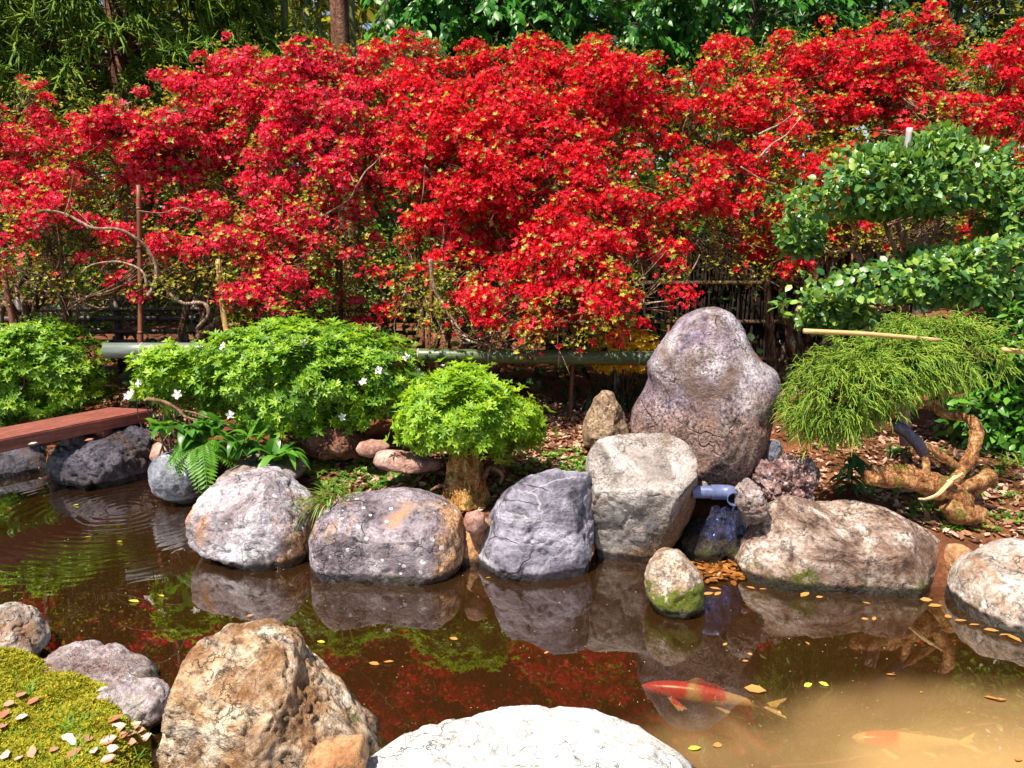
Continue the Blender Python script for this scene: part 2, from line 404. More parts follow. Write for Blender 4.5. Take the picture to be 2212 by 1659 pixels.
def pond_dist(X, Y):
    P = np.stack([X, Y], -1).reshape(-1, 2); best = np.full(len(P), 1e9); ins = np.zeros(len(P), bool)
    for a, b in zip(POND, np.roll(POND, -1, 0)):
        d = b - a; t = np.clip(((P - a) @ d) / max(d @ d, 1e-9), 0, 1); best = np.minimum(best, np.hypot(*(P - a - t[:, None] * d).T))
        cnd = (a[1] > P[:, 1]) != (b[1] > P[:, 1])
        xi = a[0] + (P[:, 1] - a[1]) / (b[1] - a[1] + 1e-12) * d[0]
        ins ^= cnd & (P[:, 0] < xi)
    return np.where(ins, -best, best).reshape(np.shape(X))
def gz(X, Y):
    X = np.asarray(X, float); Y = np.asarray(Y, float); s = pond_dist(X, Y)
    P3 = np.stack([X, Y, np.zeros_like(X)], -1).reshape(-1, 3)
    nz = (fbm(P3 * 1.6, 4, 3) * .035 + fbm(P3 * 9, 3, 5) * .008).reshape(X.shape)
    near = sstep(2.9, 2.5, Y)
    out = -.05 + .17 * sstep(-.03, .14, s) + (1 - near) * .18 * sstep(.12, 1.5, s) + near * .0 + .30 * sstep(5.2, 9, Y) + .9 * sstep(9, 20, Y)
    sun_shoal = np.exp(-(((X - 1.55) / .75) ** 2 + ((Y - 1.85) / .42) ** 2))  # bed raised here to help imitate a sunlit patch of water
    dep = -.05 - .55 * sstep(0, .45, -s) + sun_shoal * .50 * sstep(0, .2, -s)
    return np.where(s > 0, out, dep) + nz * np.where(s > 0, 1, .5)
def gzf(x, y): return float(gz(np.array([x]), np.array([y]))[0])
def on_ground(px, py, lo=1.6, hi=12.):
    """the point of the ground seen at this place of the picture"""
    Ys = np.linspace(lo, hi, 900); P = at(np.full(900, px), np.full(900, py), Ys); h = gz(P[:, 0], P[:, 1])
    k = np.nonzero(P[:, 2] <= h)[0]
    k = k[0] if len(k) else 899
    return np.array([P[k, 0], P[k, 1], h[k]])

def soil_mat():
    t = NT("soil"); tc = t.n("TexCoord"); v = tc.outputs["Object"]
    geo = t.n("NewGeometry"); sx = t.n("SeparateXYZ", Vector=geo.outputs["Position"])
    n1 = t.noise(v, 3.5, 10, .65, .4); n2 = t.noise(v, 60., 6, .75); n3 = t.noise(v, 14., 6, .7)
    col = t.ramp(n1, [(.3, (.055, .022, .012)), (.5, (.15, .055, .025)), (.7, (.27, .11, .045))])
    col = t.mix(1.0, col, t.ramp(n2, [(.3, .45), (.7, 1.5)]), 'MULTIPLY')
    col = t.mix(t.ramp(n3, [(.56, 0.0), (.66, .7)]), col, (.05, .055, .012))
    # the near bank is mossy turf
    nb = t.math('MULTIPLY', t.ramp(t.math('ADD', sx.outputs[1], t.math('MULTIPLY', n3, .3)), [(0.0, 1.0), (1.0, 1.0)]), t.math('LESS_THAN', sx.outputs[1], 2.85))
    turf = t.mix(n2, (.07, .06, .008), (.32, .28, .04))
    turf = t.mix(t.ramp(n1, [(.58, 0.0), (.68, .8)]), turf, (.16, .09, .04))
    col = t.mix(nb, col, turf)
    # under water: brown mud, with the sunlit patch painted in pale yellow
    mud = t.mix(n1, (.030, .016, .006), (.075, .038, .012))
    dx = t.math('DIVIDE', t.math('SUBTRACT', sx.outputs[0], 1.5), 1.15); dy = t.math('DIVIDE', t.math('SUBTRACT', sx.outputs[1], 1.75), .62)
    rr = t.math('ADD', t.math('MULTIPLY', dx, dx), t.math('MULTIPLY', dy, dy)); rr = t.math('ADD', rr, t.math('MULTIPLY', t.math('SUBTRACT', n1, .5), .8))
    mud = t.mix(t.ramp(rr, [(.1, 1.0), (1.0, 0.0)]), mud, (.50, .36, .13))
    uw = t.math('LESS_THAN', sx.outputs[2], -.03)
    col = t.mix(uw, col, mud)
    bp = t.n("Bump", Strength=.8, Distance=.02, Height=t.math('ADD', n2, t.math('MULTIPLY', n3, .6)))
    pr = t.n("BsdfPrincipled", Base_Color=col, Roughness=.9, Normal=bp.outputs[0]); pr.inputs["Specular IOR Level"].default_value = .15
    return t.surf(pr.outputs[0])
def axis(parts):
    return np.unique(np.concatenate([np.linspace(a, b, n) for a, b, n in parts]).round(4))
gx = axis([(-40, -7, 20), (-7, -4, 30), (-4, 3.6, 230), (3.6, 7, 30), (7, 40, 20)])
gy = axis([(-3, 1, 12), (1, 5.4, 150), (5.4, 9, 50), (9, 60, 40)])
GX, GY = np.meshgrid(gx, gy); GZ = gz(GX, GY)
nx_, ny_ = len(gx), len(gy)
ii = (np.arange(ny_ - 1)[:, None] * nx_ + np.arange(nx_ - 1)[None]).ravel()
mb = MB(); mb.add(np.stack([GX, GY, GZ], -1).reshape(-1, 3), np.stack([ii, ii + 1, ii + nx_ + 1, ii + nx_], 1))
tag(mb.build("ground", soil_mat()), "brown soil banks round a garden pond, mossy on the near side, running down into its muddy bed", None, None, "structure")

def water_mat():
    t = NT("pond_water"); geo = t.n("NewGeometry"); pos = geo.outputs["Position"]
    hts = None
    for (px, py, wl, wid, off, amp) in ((270, 1100, .062, .42, .42, 1.0), (455, 1060, .05, .30, .2, .7)):
        c = at_z(px, py, 0.0)
        dn = t.n("VectorMath", operation='DISTANCE'); t.put(dn, 0, pos); dn.inputs[1].default_value = tuple(c)
        d = t.math('ADD', dn.outputs["Value"], t.math('MULTIPLY', t.noise(pos, 4.0, 4), .11))
        sn = t.math('SINE', t.math('MULTIPLY', d, 2 * math.pi / wl))
        e = t.math('DIVIDE', t.math('SUBTRACT', d, off), wid); e = t.math('POWER', 2.718, t.math('MULTIPLY', t.math('MULTIPLY', e, e), -1.0))
        h = t.math('MULTIPLY', t.math('MULTIPLY', sn, e), amp)
        hts = h if hts is None else t.math('ADD', hts, h)
    hts = t.math('ADD', hts, t.math('MULTIPLY', t.noise(pos, 5.0, 2), .9))
    bp = t.n("Bump", Strength=.30, Distance=.0018, Height=hts)
    fr = t.n("Fresnel", IOR=1.7, Normal=bp.outputs[0])
    fac = t.math('ADD', t.math('MULTIPLY', fr.outputs[0], 3.5), -.25, clamp=True)
    gl = t.n("BsdfGlossy", Roughness=.012, Normal=bp.outputs[0]); gl.inputs["Color"].default_value = (1, .97, .93, 1)
    tr = t.n("BsdfTransparent"); tr.inputs["Color"].default_value = (.93, .88, .78, 1)
    # fine mud hanging in the water, brown; near right corner painted pale as sunlit
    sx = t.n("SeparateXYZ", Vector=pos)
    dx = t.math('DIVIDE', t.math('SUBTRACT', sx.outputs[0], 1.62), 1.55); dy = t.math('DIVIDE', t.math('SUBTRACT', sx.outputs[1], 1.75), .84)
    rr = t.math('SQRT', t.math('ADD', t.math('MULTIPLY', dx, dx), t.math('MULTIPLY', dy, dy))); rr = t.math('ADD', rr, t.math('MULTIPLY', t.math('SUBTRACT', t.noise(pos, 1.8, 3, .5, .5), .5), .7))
    sun_patch = t.ramp(rr, [(.25, 1.0), (.62, .55), (1.0, 0.0)], 'EASE')
    df = t.n("BsdfDiffuse"); t.put(df, "Color", t.mix(sun_patch, (.050, .022, .006), (.60, .37, .155)))
    m0 = t.n("MixShader"); t.put(m0, 0, t.math('ADD', t.math('MULTIPLY', sun_patch, .20), .36)); t.put(m0, 1, tr.outputs[0]); t.put(m0, 2, df.outputs[0])
    mx = t.n("MixShader"); t.put(mx, 0, fac); t.put(mx, 1, m0.outputs[0]); t.put(mx, 2, gl.outputs[0])
    va = t.n("VolumeAbsorption"); va.inputs["Color"].default_value = (.62, .44, .12, 1); va.inputs["Density"].default_value = 4.2
    t.t.links.new(va.outputs[0], t.out.inputs["Volume"])
    return t.surf(mx.outputs[0])
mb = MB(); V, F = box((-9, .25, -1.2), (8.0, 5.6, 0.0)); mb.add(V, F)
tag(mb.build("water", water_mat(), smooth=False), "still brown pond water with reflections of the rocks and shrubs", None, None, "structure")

# ================================================================== ROCKS
G = lambda *a: a
M_BOULDER = rock_mat("boulder_stone", [(.085, .058, .10), (.19, .15, .215), (.33, .285, .335), (.48, .44, .475)], 3.0, .9, 70, stain=.55, staincol=(.15, .09, .065), dstain=((.1, 0, -1), -.62, .18, (.19, .115, .09)), crack=.15, bump=1.0, pit=.7, seed=1, wet=0)
M_PALE = rock_mat("pale_granite", [(.20, .145, .115), (.38, .32, .28), (.52, .48, .45)], 5.5, .7, 60, crack=.8, stain=.35, staincol=(.34, .17, .07), bump=.8, pit=.5, seed=2, moss=.2)
M_TAN = rock_mat("tan_stone", [(.26, .13, .06), (.44, .27, .15), (.58, .44, .31), (.62, .52, .42)], 7., .8, 55, crack=.6, stain=.35, staincol=(.24, .11, .04), moss=.35, bump=1.0, pit=.7, seed=3, wet=.6)
M_SLATE = rock_mat("slate_stone", [(.07, .06, .085), (.165, .15, .195), (.255, .235, .295), (.37, .35, .41)], 2.8, .5, 60, vein=.3, crack=.9, bump=.8, pit=.6, moss=.06, seed=4, rough=.45, band=((.5, .3, .6), (1, 1.6, 2.6)))
M_GREY = rock_mat("grey_stone", [(.11, .085, .10), (.20, .165, .19), (.315, .275, .305)], 4.2, .7, 75, crack=.5, lichen=1.0, lscale=24, stain=.22, staincol=(.42, .24, .12), bump=.8, pit=.6, seed=5, vein=.25, moss=.12, dstain=((1, 0, -.15), .19, .10, (.46, .25, .12)))
M_WHITEGREY = rock_mat("pale_grey_stone", [(.19, .15, .16), (.34, .30, .33), (.48, .45, .50)], 4.4, .75, 85, crack=.9, lichen=.9, lscale=17, stain=.12, staincol=(.45, .22, .10), bump=.8, pit=.55, seed=6, vein=.4, moss=.10, dstain=((1, 0, -.6), .02, .10, (.44, .23, .10)))
M_BROWN = rock_mat("brown_grey_stone", [(.10, .05, .035), (.22, .145, .11), (.37, .28, .235), (.52, .45, .41)], 6., .8, 60, crack=.4, moss=.42, stain=.3, staincol=(.16, .08, .045), bump=1.0, pit=.65, seed=7)
M_TOPBROWN = rock_mat("two_tone_granite", [(.13, .105, .095), (.27, .235, .22), (.43, .39, .37)], 5., .85, 95, crack=.5, stain=.2, staincol=(.20, .10, .04), moss=.15, dstain=((.8, 0, -.6), -.17, .10, (.20, .10, .045)), bump=.7, pit=.45, seed=8)
M_MOSSY = rock_mat("mossy_stone", [(.25, .15, .09), (.42, .32, .25), (.52, .44, .38)], 10., .6, 80, moss=.75, mosscol=(.10, .12, .01), bump=.8, pit=.4, seed=9)
M_DARK = rock_mat("dark_stone", [(.025, .022, .03), (.06, .055, .075), (.12, .11, .14)], 6., .7, 55, crack=.5, bump=1.0, pit=.6, seed=10, rough=.5, stain=.2, staincol=(.10, .06, .045))
M_BLUE = rock_mat("blue_grey_stone", [(.08, .085, .11), (.17, .18, .22), (.28, .29, .32)], 6., .5, 60, crack=.6, bump=.7, pit=.4, seed=11, lichen=.4, lscale=14)
M_RED = rock_mat("red_brown_stone", [(.09, .035, .022), (.20, .085, .05), (.33, .17, .11)], 7., .7, 50, crack=.7, bump=1.0, pit=.6, seed=12, wet=0)
M_PINK = rock_mat("pink_stone", [(.26, .13, .10), (.38, .22, .18), (.50, .36, .31)], 8., .55, 90, crack=.4, bump=.5, pit=.3, seed=13, wet=0)
M_SCORIA = rock_mat("porous_stone", [(.10, .045, .04), (.25, .14, .13), (.44, .30, .29), (.55, .44, .42)], 13., .9, 45, moss=.55, mosscol=(.16, .13, .015), bump=1.0, pit=1.0, seed=14, wet=0)
M_WHITE = rock_mat("white_stone", [(.62, .59, .55), (.74, .72, .70), (.81, .80, .79)], 6., .22, 60, crack=.25, bump=1.0, pit=.35, seed=15, wet=1)
M_FLAT = rock_mat("flat_stone", [(.13, .09, .08), (.24, .18, .17), (.36, .30, .29)], 5., .6, 70, crack=.7, bump=.7, pit=.4, seed=16, stain=.2, band=((0, 0, .1), (1, 1, 3)))
M_CLAY = rock_mat("clay_lump", [(.26, .12, .05), (.40, .21, .10), (.50, .30, .17)], 7., .4, 60, crack=.3, bump=.6, pit=.3, seed=17)
M_SPECK = rock_mat("speckled_stone", [(.16, .10, .06), (.28, .19, .12), (.40, .29, .21)], 12., .9, 48, crack=.2, moss=.35, mosscol=(.11, .10, .02), bump=.8, pit=.7, seed=18, wet=0)

M_PINKGREY = rock_mat('pink_grey_stone', [(.20, .13, .12), (.34, .27, .27), (.48, .43, .45)], 8., .8, 70, crack=.6, bump=.9, pit=.5, seed=20, moss=.25, mosscol=(.13, .12, .015))
def YZ(px, py, z=0.0): return float(at_z(px, py, z)[1])
rock("boulder", "tall purple-grey pointed boulder standing behind the row of pond rocks, the largest stone",
     G((1360, 925), (1362, 892), (1378, 857), (1400, 824), (1397, 785), (1414, 757), (1437, 721), (1468, 684), (1503, 667), (1547, 659), (1578, 665), (1606, 686), (1622, 726), (1645, 771), (1676, 799),
       (1690, 827), (1682, 874), (1668, 932), (1657, 990), (1640, 1060), (1560, 1080), (1440, 1060), (1372, 990)), 3.88, .36, M_BOULDER, p=2.1,
     cuts=[((-.72, -.68, .05), .70)], amp=.010, fscale=7, sub=6, seed=21, centre=(1525, 890), smooth=3)
rock("pond_rock", "pale flat-topped rounded rock in front of the tall boulder, its lower side brown",
     G((1262, 1000), (1272, 970), (1295, 950), (1340, 935), (1400, 930), (1460, 935), (1492, 952), (1508, 985), (1514, 1020), (1505, 1075), (1485, 1130), (1450, 1190), (1400, 1240), (1320, 1245), (1285, 1200), (1272, 1110)),
     3.52, .27, M_TOPBROWN, p=2.8, cuts=[((-.1, -.45, .9), .66), ((-.30, -1, -.38), .56), ((.85, -.6, -.35), .66)], amp=.014, fscale=5, sub=6, seed=22)
rock("slate_rock", "angular lilac-grey slate rock with thin white veins at the water's edge",
     G((1012, 1255), (1008, 1225), (1040, 1150), (1060, 1100), (1085, 1060), (1112, 1040), (1160, 1020), (1205, 1012), (1218, 1020), (1280, 1018), (1290, 1055), (1287, 1110), (1280, 1200), (1268, 1265), (1140, 1285), (1040, 1278)),
     3.42, .24, M_SLATE, p=3.2, cuts=[((-.5, -.8, .25), .72), ((.25, -.95, .1), .74), ((.0, -.5, .87), .80), ((-.85, -.3, .3), .78), ((.5, -.7, .6), .86)], amp=.012, fscale=4, sub=6, seed=23, facet=.13, smooth=2, rough=.5)
rock("lichen_rock", "low rounded dark grey rock dotted with white lichen, right of the pale lichen rock",
     G((665, 1240), (664, 1190), (672, 1140), (692, 1105), (735, 1074), (800, 1058), (855, 1052), (920, 1060), (972, 1083), (1000, 1118), (1006, 1180), (990, 1240), (900, 1285), (780, 1285), (690, 1265)),
     3.45, .30, M_GREY, p=2.9, cuts=[((0, -.5, .87), .76), ((-.1, -1, .0), .82)], amp=.014, fscale=4.5, sub=6, seed=24)
rock("lichen_rock", "pale grey-white rock with lichen blotches, leftmost of the row along the far water's edge",
     G((403, 1160), (405, 1130), (418, 1098), (450, 1060), (500, 1030), (550, 1011), (592, 1006), (632, 1028), (668, 1058), (692, 1095), (690, 1180), (668, 1250), (600, 1255), (500, 1225), (420, 1195)),
     3.60, .30, M_WHITEGREY, p=2.7, cuts=[((-.3, -.5, .8), .80), ((-.35, -.9, .15), .82)], amp=.018, fscale=4, sub=6, seed=25)
rock("clay_lump", "orange clay lump wedged between the lichen dotted rock and the slate rock",
     G((985, 1260), (985, 1190), (995, 1135), (1030, 1118), (1062, 1120), (1060, 1180), (1030, 1260)), 3.50, .10, M_CLAY, amp=.02, fscale=9, sub=5, seed=26)
rock("small_stone", "small tan stone sitting on the orange clay beside the slate rock",
     G((1000, 1130), (1005, 1108), (1030, 1098), (1050, 1108), (1048, 1140), (1030, 1158), (1008, 1150)), 3.40, .06, M_PINK, amp=.006, fscale=12, sub=4, seed=27)
rock("mossy_stone", "small mossy stone standing alone in the water before the cascade",
     G((1393, 1250), (1400, 1215), (1418, 1195), (1445, 1184), (1472, 1190), (1492, 1212), (1510, 1240), (1522, 1272), (1520, 1310), (1480, 1340), (1430, 1335), (1396, 1300)), 2.99, .12, M_MOSSY, p=2.6,
     cuts=[((-.5, -.7, .4), .82)], amp=.012, fscale=9, sub=5, seed=28)
rock("angular_rock", "big brown-grey angular rock with a pale top, right of the mossy stone",
     G((1585, 1225), (1594, 1185), (1610, 1150), (1640, 1108), (1676, 1072), (1705, 1062), (1780, 1077), (1860, 1085), (1940, 1110), (2010, 1145), (2050, 1185), (2058, 1250), (2050, 1310), (1990, 1335), (1900, 1345), (1760, 1320), (1640, 1290)),
     3.30, .32, M_BROWN, p=3.0, cuts=[((-.05, -.42, .9), .56), ((-.16, -.98, -.06), .60), ((.86, -.5, .0), .78), ((-.75, -.5, .35), .80)], amp=.012, fscale=5, sub=6, seed=29, smooth=3)
rock("round_rock", "pale sunlit round rock at the right edge of the picture",
     G((2044, 1290), (2048, 1245), (2065, 1212), (2105, 1182), (2160, 1170), (2230, 1172), (2300, 1200), (2340, 1270), (2330, 1360), (2250, 1420), (2150, 1405), (2070, 1345)), 2.98, .27, M_PALE, p=2.5, cuts=[((-.2, -.5, .8), .82)], amp=.014, fscale=5, sub=6, seed=30)
rock("tan_stone", "tan stone wedged between the angular rock and the round rock on its right",
     G((2030, 1260), (2034, 1190), (2060, 1172), (2090, 1178), (2110, 1210), (2100, 1260), (2060, 1290)), 3.22, .12, M_CLAY, amp=.012, fscale=8, sub=5, seed=31)
rock("dark_rock", "broad dark rock below the end of the red plank",
     G((98, 1010), (108, 975), (145, 948), (200, 928), (290, 916), (332, 932), (348, 965), (342, 1020), (320, 1060), (200, 1062), (115, 1050)), 4.82, .38, M_DARK, amp=.04, fscale=4, sub=6, seed=32, facet=.08)
rock("blue_grey_stone", "blue-grey rounded stone beside the little cascade, under the fern",
     G((318, 1030), (322, 1008), (338, 985), (370, 963), (430, 948), (470, 965), (475, 1020), (450, 1080), (390, 1085), (335, 1070)), 4.40, .26, M_BLUE, amp=.02, fscale=5, sub=5, seed=33)
rock("dark_rock", "dark rock half hidden under the red plank at the left edge",
     G((-90, 1010), (-60, 960), (0, 955), (70, 950), (125, 965), (140, 1020), (60, 1050), (-60, 1050)), 4.95, .3, M_DARK, amp=.03, fscale=4, sub=5, seed=34)
rock("pink_stone", "small pinkish stone between the dark rock and the blue-grey stone",
     G((322, 985), (330, 958), (365, 950), (385, 960), (375, 1000), (340, 1010)), 4.55, .1, M_PINK, amp=.012, fscale=8, sub=4, seed=35)
rock("flat_stone", "flat grey-brown slab behind the pale lichen rock",
     G((455, 1050), (480, 1018), (530, 993), (580, 984), (640, 990), (665, 1010), (650, 1040), (560, 1065), (490, 1070)), 4.02, .26, M_FLAT, p=3, amp=.016, fscale=6, sub=5, seed=36)
rock("dark_pebble", "dark brown cobble lying under the strap-leaved plants",
     G((572, 980), (580, 962), (605, 956), (628, 965), (630, 985), (600, 995), (578, 992)), 4.22, .06, M_RED, amp=.006, fscale=10, sub=4, seed=37)
rock("red_brown_rock", "reddish brown rock in the shade under the large green azalea",
     G((640, 960), (650, 928), (690, 905), (740, 900), (780, 922), (798, 950), (790, 985), (720, 995), (655, 988)), 4.40, .22, M_RED, amp=.03, fscale=7, sub=6, seed=38)
rock("pink_cobble", "smooth round pink cobble beside the reddish brown rock",
     G((766, 970), (776, 955), (800, 948), (828, 950), (844, 962), (838, 980), (800, 990), (774, 984)), 4.22, .07, M_PINK, amp=.003, fscale=8, sub=5, seed=39)
rock("flat_stone", "flat broken pink slab left of the tree stump",
     G((806, 998), (812, 976), (840, 971), (900, 976), (950, 992), (956, 1012), (900, 1022), (830, 1018)), 4.02, .13, M_PINK, p=4, cuts=[((0, -.3, 1), .6)], amp=.008, fscale=8, sub=5, seed=40, facet=.1)
rock("pyramid_stone", "small speckled brown pyramid-shaped stone left of the tall boulder",
     G((1256, 935), (1266, 895), (1282, 860), (1302, 842), (1326, 846), (1344, 880), (1358, 925), (1362, 965), (1300, 975), (1258, 965)), 4.60, .16, M_SPECK, p=2.3, cuts=[((-.4, -.8, .3), .78), ((.6, -.7, .2), .82)], amp=.01, fscale=8, sub=5, seed=41)
rock("banded_stone", "small dark banded stone leaning against the grey pipe",
     G((1588, 1085), (1590, 1055), (1604, 1044), (1622, 1036), (1642, 1052), (1656, 1090), (1662, 1118), (1630, 1135), (1605, 1125), (1598, 1100)), 3.34, .09, M_FLAT, p=2.6, amp=.014, fscale=12, sub=5, seed=42, rough=.6)
rock("porous_rock", "rough porous pink-brown rock with moss, right of the tall boulder's foot",
     G((1612, 1020), (1630, 1000), (1660, 985), (1700, 976), (1745, 990), (1766, 1025), (1760, 1080), (1710, 1130), (1660, 1130), (1630, 1080)), 3.62, .16, M_SCORIA, amp=.045, fscale=13, sub=6, seed=43)
rock("blue_stone", "small upright blue-grey stone on top of the porous rock",
     G((1656, 992), (1658, 960), (1668, 950), (1684, 952), (1692, 968), (1686, 998), (1670, 1005)), 3.66, .035, M_BLUE, amp=.006, fscale=14, sub=4, seed=44, facet=.1)
rock("white_pebble", "tiny pale pebble beside the open end of the grey pipe",
     G((1511, 1052), (1516, 1042), (1526, 1042), (1531, 1052), (1525, 1060), (1515, 1060)), 3.50, .02, M_PALE, amp=.002, fscale=20, sub=3, seed=45)
rock("cascade_rock", "dark wet mossy rock that the small cascade runs over below the pipe",
     G((1440, 1200), (1465, 1135), (1500, 1110), (1560, 1100), (1610, 1110), (1640, 1150), (1630, 1230), (1540, 1260), (1460, 1240)), 3.60, .2, rock_mat("wet_black_stone", [(.012, .010, .008), (.035, .028, .024), (.07, .055, .045)], 9., .6, 60, moss=.45, mosscol=(.05, .055, .01), bump=1.0, pit=.6, seed=19, rough=.25), amp=.03, fscale=8, sub=5, seed=46)
rock("bank_rock", "pale grey rock at the left edge of the near bank",
     G((-90, 1360), (-60, 1325), (0, 1311), (42, 1325), (86, 1350), (104, 1372), (100, 1412), (60, 1440), (-20, 1445), (-80, 1430)), 2.58, .16, M_PALE, amp=.018, fscale=7, sub=6, seed=47, cuts=[((.3, -.5, .8), .82)])
rock("bank_rock", "low rounded pinkish grey rock in the moss of the near bank",
     G((50, 1490), (70, 1448), (100, 1422), (140, 1404), (200, 1396), (262, 1405), (312, 1434), (342, 1472), (340, 1520), (250, 1540), (140, 1535), (70, 1520)), 2.40, .17, M_PINKGREY, p=2.6, amp=.016, fscale=7, sub=6, seed=48)
rock("bank_stone", "small flat grey stone between the low rock and the big tan rock",
     G((210, 1500), (225, 1478), (290, 1468), (345, 1468), (374, 1492), (368, 1550), (300, 1560), (235, 1540)), 2.22, .10, M_PINKGREY, p=3.2, cuts=[((0, -.35, 1), .62)], amp=.01, fscale=9, sub=5, seed=49)
rock("tan_rock", "big rough tan and ochre rock on the near bank",
     G((325, 1720), (335, 1650), (345, 1590), (368, 1505), (400, 1420), (440, 1370), (510, 1341), (580, 1340), (642, 1364), (702, 1428), (752, 1490), (792, 1550), (818, 1600), (830, 1660), (815, 1730), (600, 1760), (420, 1755)),
     2.06, .26, M_TAN, p=2.7, cuts=[((-.1, -.55, .8), .80), ((-.25, -.95, .15), .82), ((.7, -.65, .2), .84)], amp=.026, fscale=7, sub=6, seed=50)
rock("ochre_stone", "small ochre stone at the foot of the big tan rock",
     G((662, 1650), (676, 1622), (705, 1602), (745, 1590), (790, 1588), (798, 1640), (770, 1690), (700, 1695)), 1.90, .07, M_CLAY, p=3, amp=.008, fscale=10, sub=5, seed=51)
rock("white_rock", "broad dazzling white sunlit rock at the bottom edge of the picture",
     G((640, 1760), (700, 1698), (780, 1648), (830, 1622), (890, 1606), (960, 1598), (1000, 1582), (1050, 1566), (1110, 1557), (1160, 1549), (1212, 1545), (1245, 1553), (1282, 1570), (1340, 1577), (1392, 1588), (1440, 1620), (1500, 1659), (1580, 1730), (1560, 1830), (1300, 1880), (900, 1880), (690, 1830)),
     1.88, .30, M_WHITE, p=2.6, cuts=[((0, -.25, .97), .62)], amp=.022, fscale=5, sub=6, seed=52, smooth=2, rough=.4)
# ================================================================== NEAR PLANTS
L_BRIGHT = leaf_mat("azalea_leaf", [(.05, .14, .012), (.115, .26, .016), (.175, .34, .018), (.24, .41, .022), (.33, .48, .03)], .38)
L_LIME = leaf_mat("lime_leaf", [(.11, .23, .012), (.20, .37, .015), (.28, .46, .02), (.36, .50, .03)], .42)
L_MID = leaf_mat("green_leaf", [(.022, .075, .012), (.045, .13, .015), (.075, .19, .02), (.12, .24, .025), (.19, .30, .03)], .3)
L_CAM = leaf_mat("glossy_leaf", [(.03, .105, .03), (.065, .18, .042), (.115, .25, .045), (.19, .325, .05), (.30, .41, .06)], .28, .36, .5)
L_HEDGE = leaf_mat("hedge_leaf", [(.03, .10, .015), (.055, .17, .02), (.09, .25, .025), (.13, .32, .03)], .35, .35, .5)
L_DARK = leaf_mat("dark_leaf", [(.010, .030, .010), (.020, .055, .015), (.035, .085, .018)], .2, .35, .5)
L_STRAP = leaf_mat("strap_leaf", [(.02, .075, .015), (.04, .13, .025), (.07, .19, .03)], .2, .35, .5)
L_FERN = leaf_mat("fern_leaf", [(.05, .15, .012), (.09, .24, .018), (.13, .32, .02)], .35)
L_THREAD = leaf_mat("thread_foliage", [(.09, .19, .025), (.16, .31, .03), (.26, .40, .035), (.38, .46, .06)], .25, .5, .3)
L_DRY = leaf_mat("dry_leaf", [(.16, .06, .035), (.30, .15, .09), (.42, .25, .17), (.52, .36, .27), (.36, .13, .05)], .15, .6, .3)
L_PINKDRY = leaf_mat("pink_dry_leaf", [(.40, .16, .10), (.55, .34, .28), (.62, .46, .42), (.30, .09, .05)], .15, .5, .4)
L_FLOAT = leaf_mat("floating_leaf", [(.28, .08, .015), (.38, .14, .025), (.42, .21, .06), (.34, .06, .015)], .1, .5, .4)
L_YELLOW = leaf_mat("yellow_leaf", [(.55, .50, .05), (.45, .52, .06)], .2, .5, .4)
L_GRASS = leaf_mat("grass_blade", [(.06, .13, .012), (.12, .22, .02), (.22, .28, .05), (.05, .10, .012)], .3)
L_MOSS = leaf_mat("moss_tuft", [(.16, .15, .010), (.30, .27, .02), (.42, .37, .035), (.20, .24, .018)], .25, .8, .1)
L_GOLD = leaf_mat("gold_blossom", [(.60, .38, .01), (.75, .50, .02), (.7, .42, .02)], .3)
L_WHITEFL = leaf_mat("white_blossom", [(.80, .74, .82), (.88, .86, .90)], .3)
M_TWIG = bark_mat("twig_bark", [(.09, .045, .025), (.20, .11, .065), (.32, .20, .12)], 40)
M_TWIGD = bark_mat("dark_twig_bark", [(.05, .03, .02), (.11, .065, .04), (.2, .12, .07)], 40)
Z = np.array([0, 0, 1.]); 

def bush(name, label, cat, poly, Yc, D, n, size, mat, whorls=WHORL, inner=.45, twigs=60, bottom=-1., centre=None, lump=.09, up=.45, group=None, ls=5., seed=0, gaps=1):
    c, rad, sz = polar(poly, Yc, centre, 9)
    base = np.array([c[0], Yc, gzf(c[0], Yc)])
    r = thing(name, base, label, cat, group)
    P, N = blob(poly, Yc, D, n, (.79, .97), bottom, centre, lump, ls, seed)
    k = rng.uniform(size=len(P)) < .06; P[k] += N[k] * rng.uniform(.02, .07, (k.sum(), 1))
    if gaps: k = vnoise(P * 9, seed + 40) > -.30; P, N = P[k], N[k]
    P2, N2 = blob(poly, Yc, D, int(n * inner), (.60, .86), bottom, centre, lump, ls, seed)
    mb = MB()
    inst_multi(mb, whorls, P, unit(N * .7 + Z * up + rng.normal(size=P.shape) * .25), size * rng.uniform(.6, 1.2, len(P)))
    inst_multi(mb, whorls, P2, unit(N2 * .6 + Z * up + rng.normal(size=P2.shape) * .4), size * rng.uniform(.6, 1.1, len(P2)))
    mb.build("foliage", mat, r)
    tb = MB(); ctr = np.array([c[0], Yc + D * .1, base[2]])
    if twigs:
        E, EN = blob(poly, Yc, D, twigs, (.8, .98), bottom, centre, lump, ls, seed)
        for e in E:
            k = rng.integers(0, 4); s = ctr + np.array([rng.normal() * .05, rng.normal() * .04, 0.0]); m1 = s + (e - s) * .35 + np.array([rng.normal() * .05, 0, .05 + rng.normal() * .03]); m2 = s + (e - s) * .7 + rng.normal(size=3) * .035
            V, F = tube([s - [0, 0, .03], m1, m2, e], [.008, .006, .004, .002], 5, 3, cap=False); tb.add(V, F)
        tb.build("stems", M_TWIG, r)
    return r
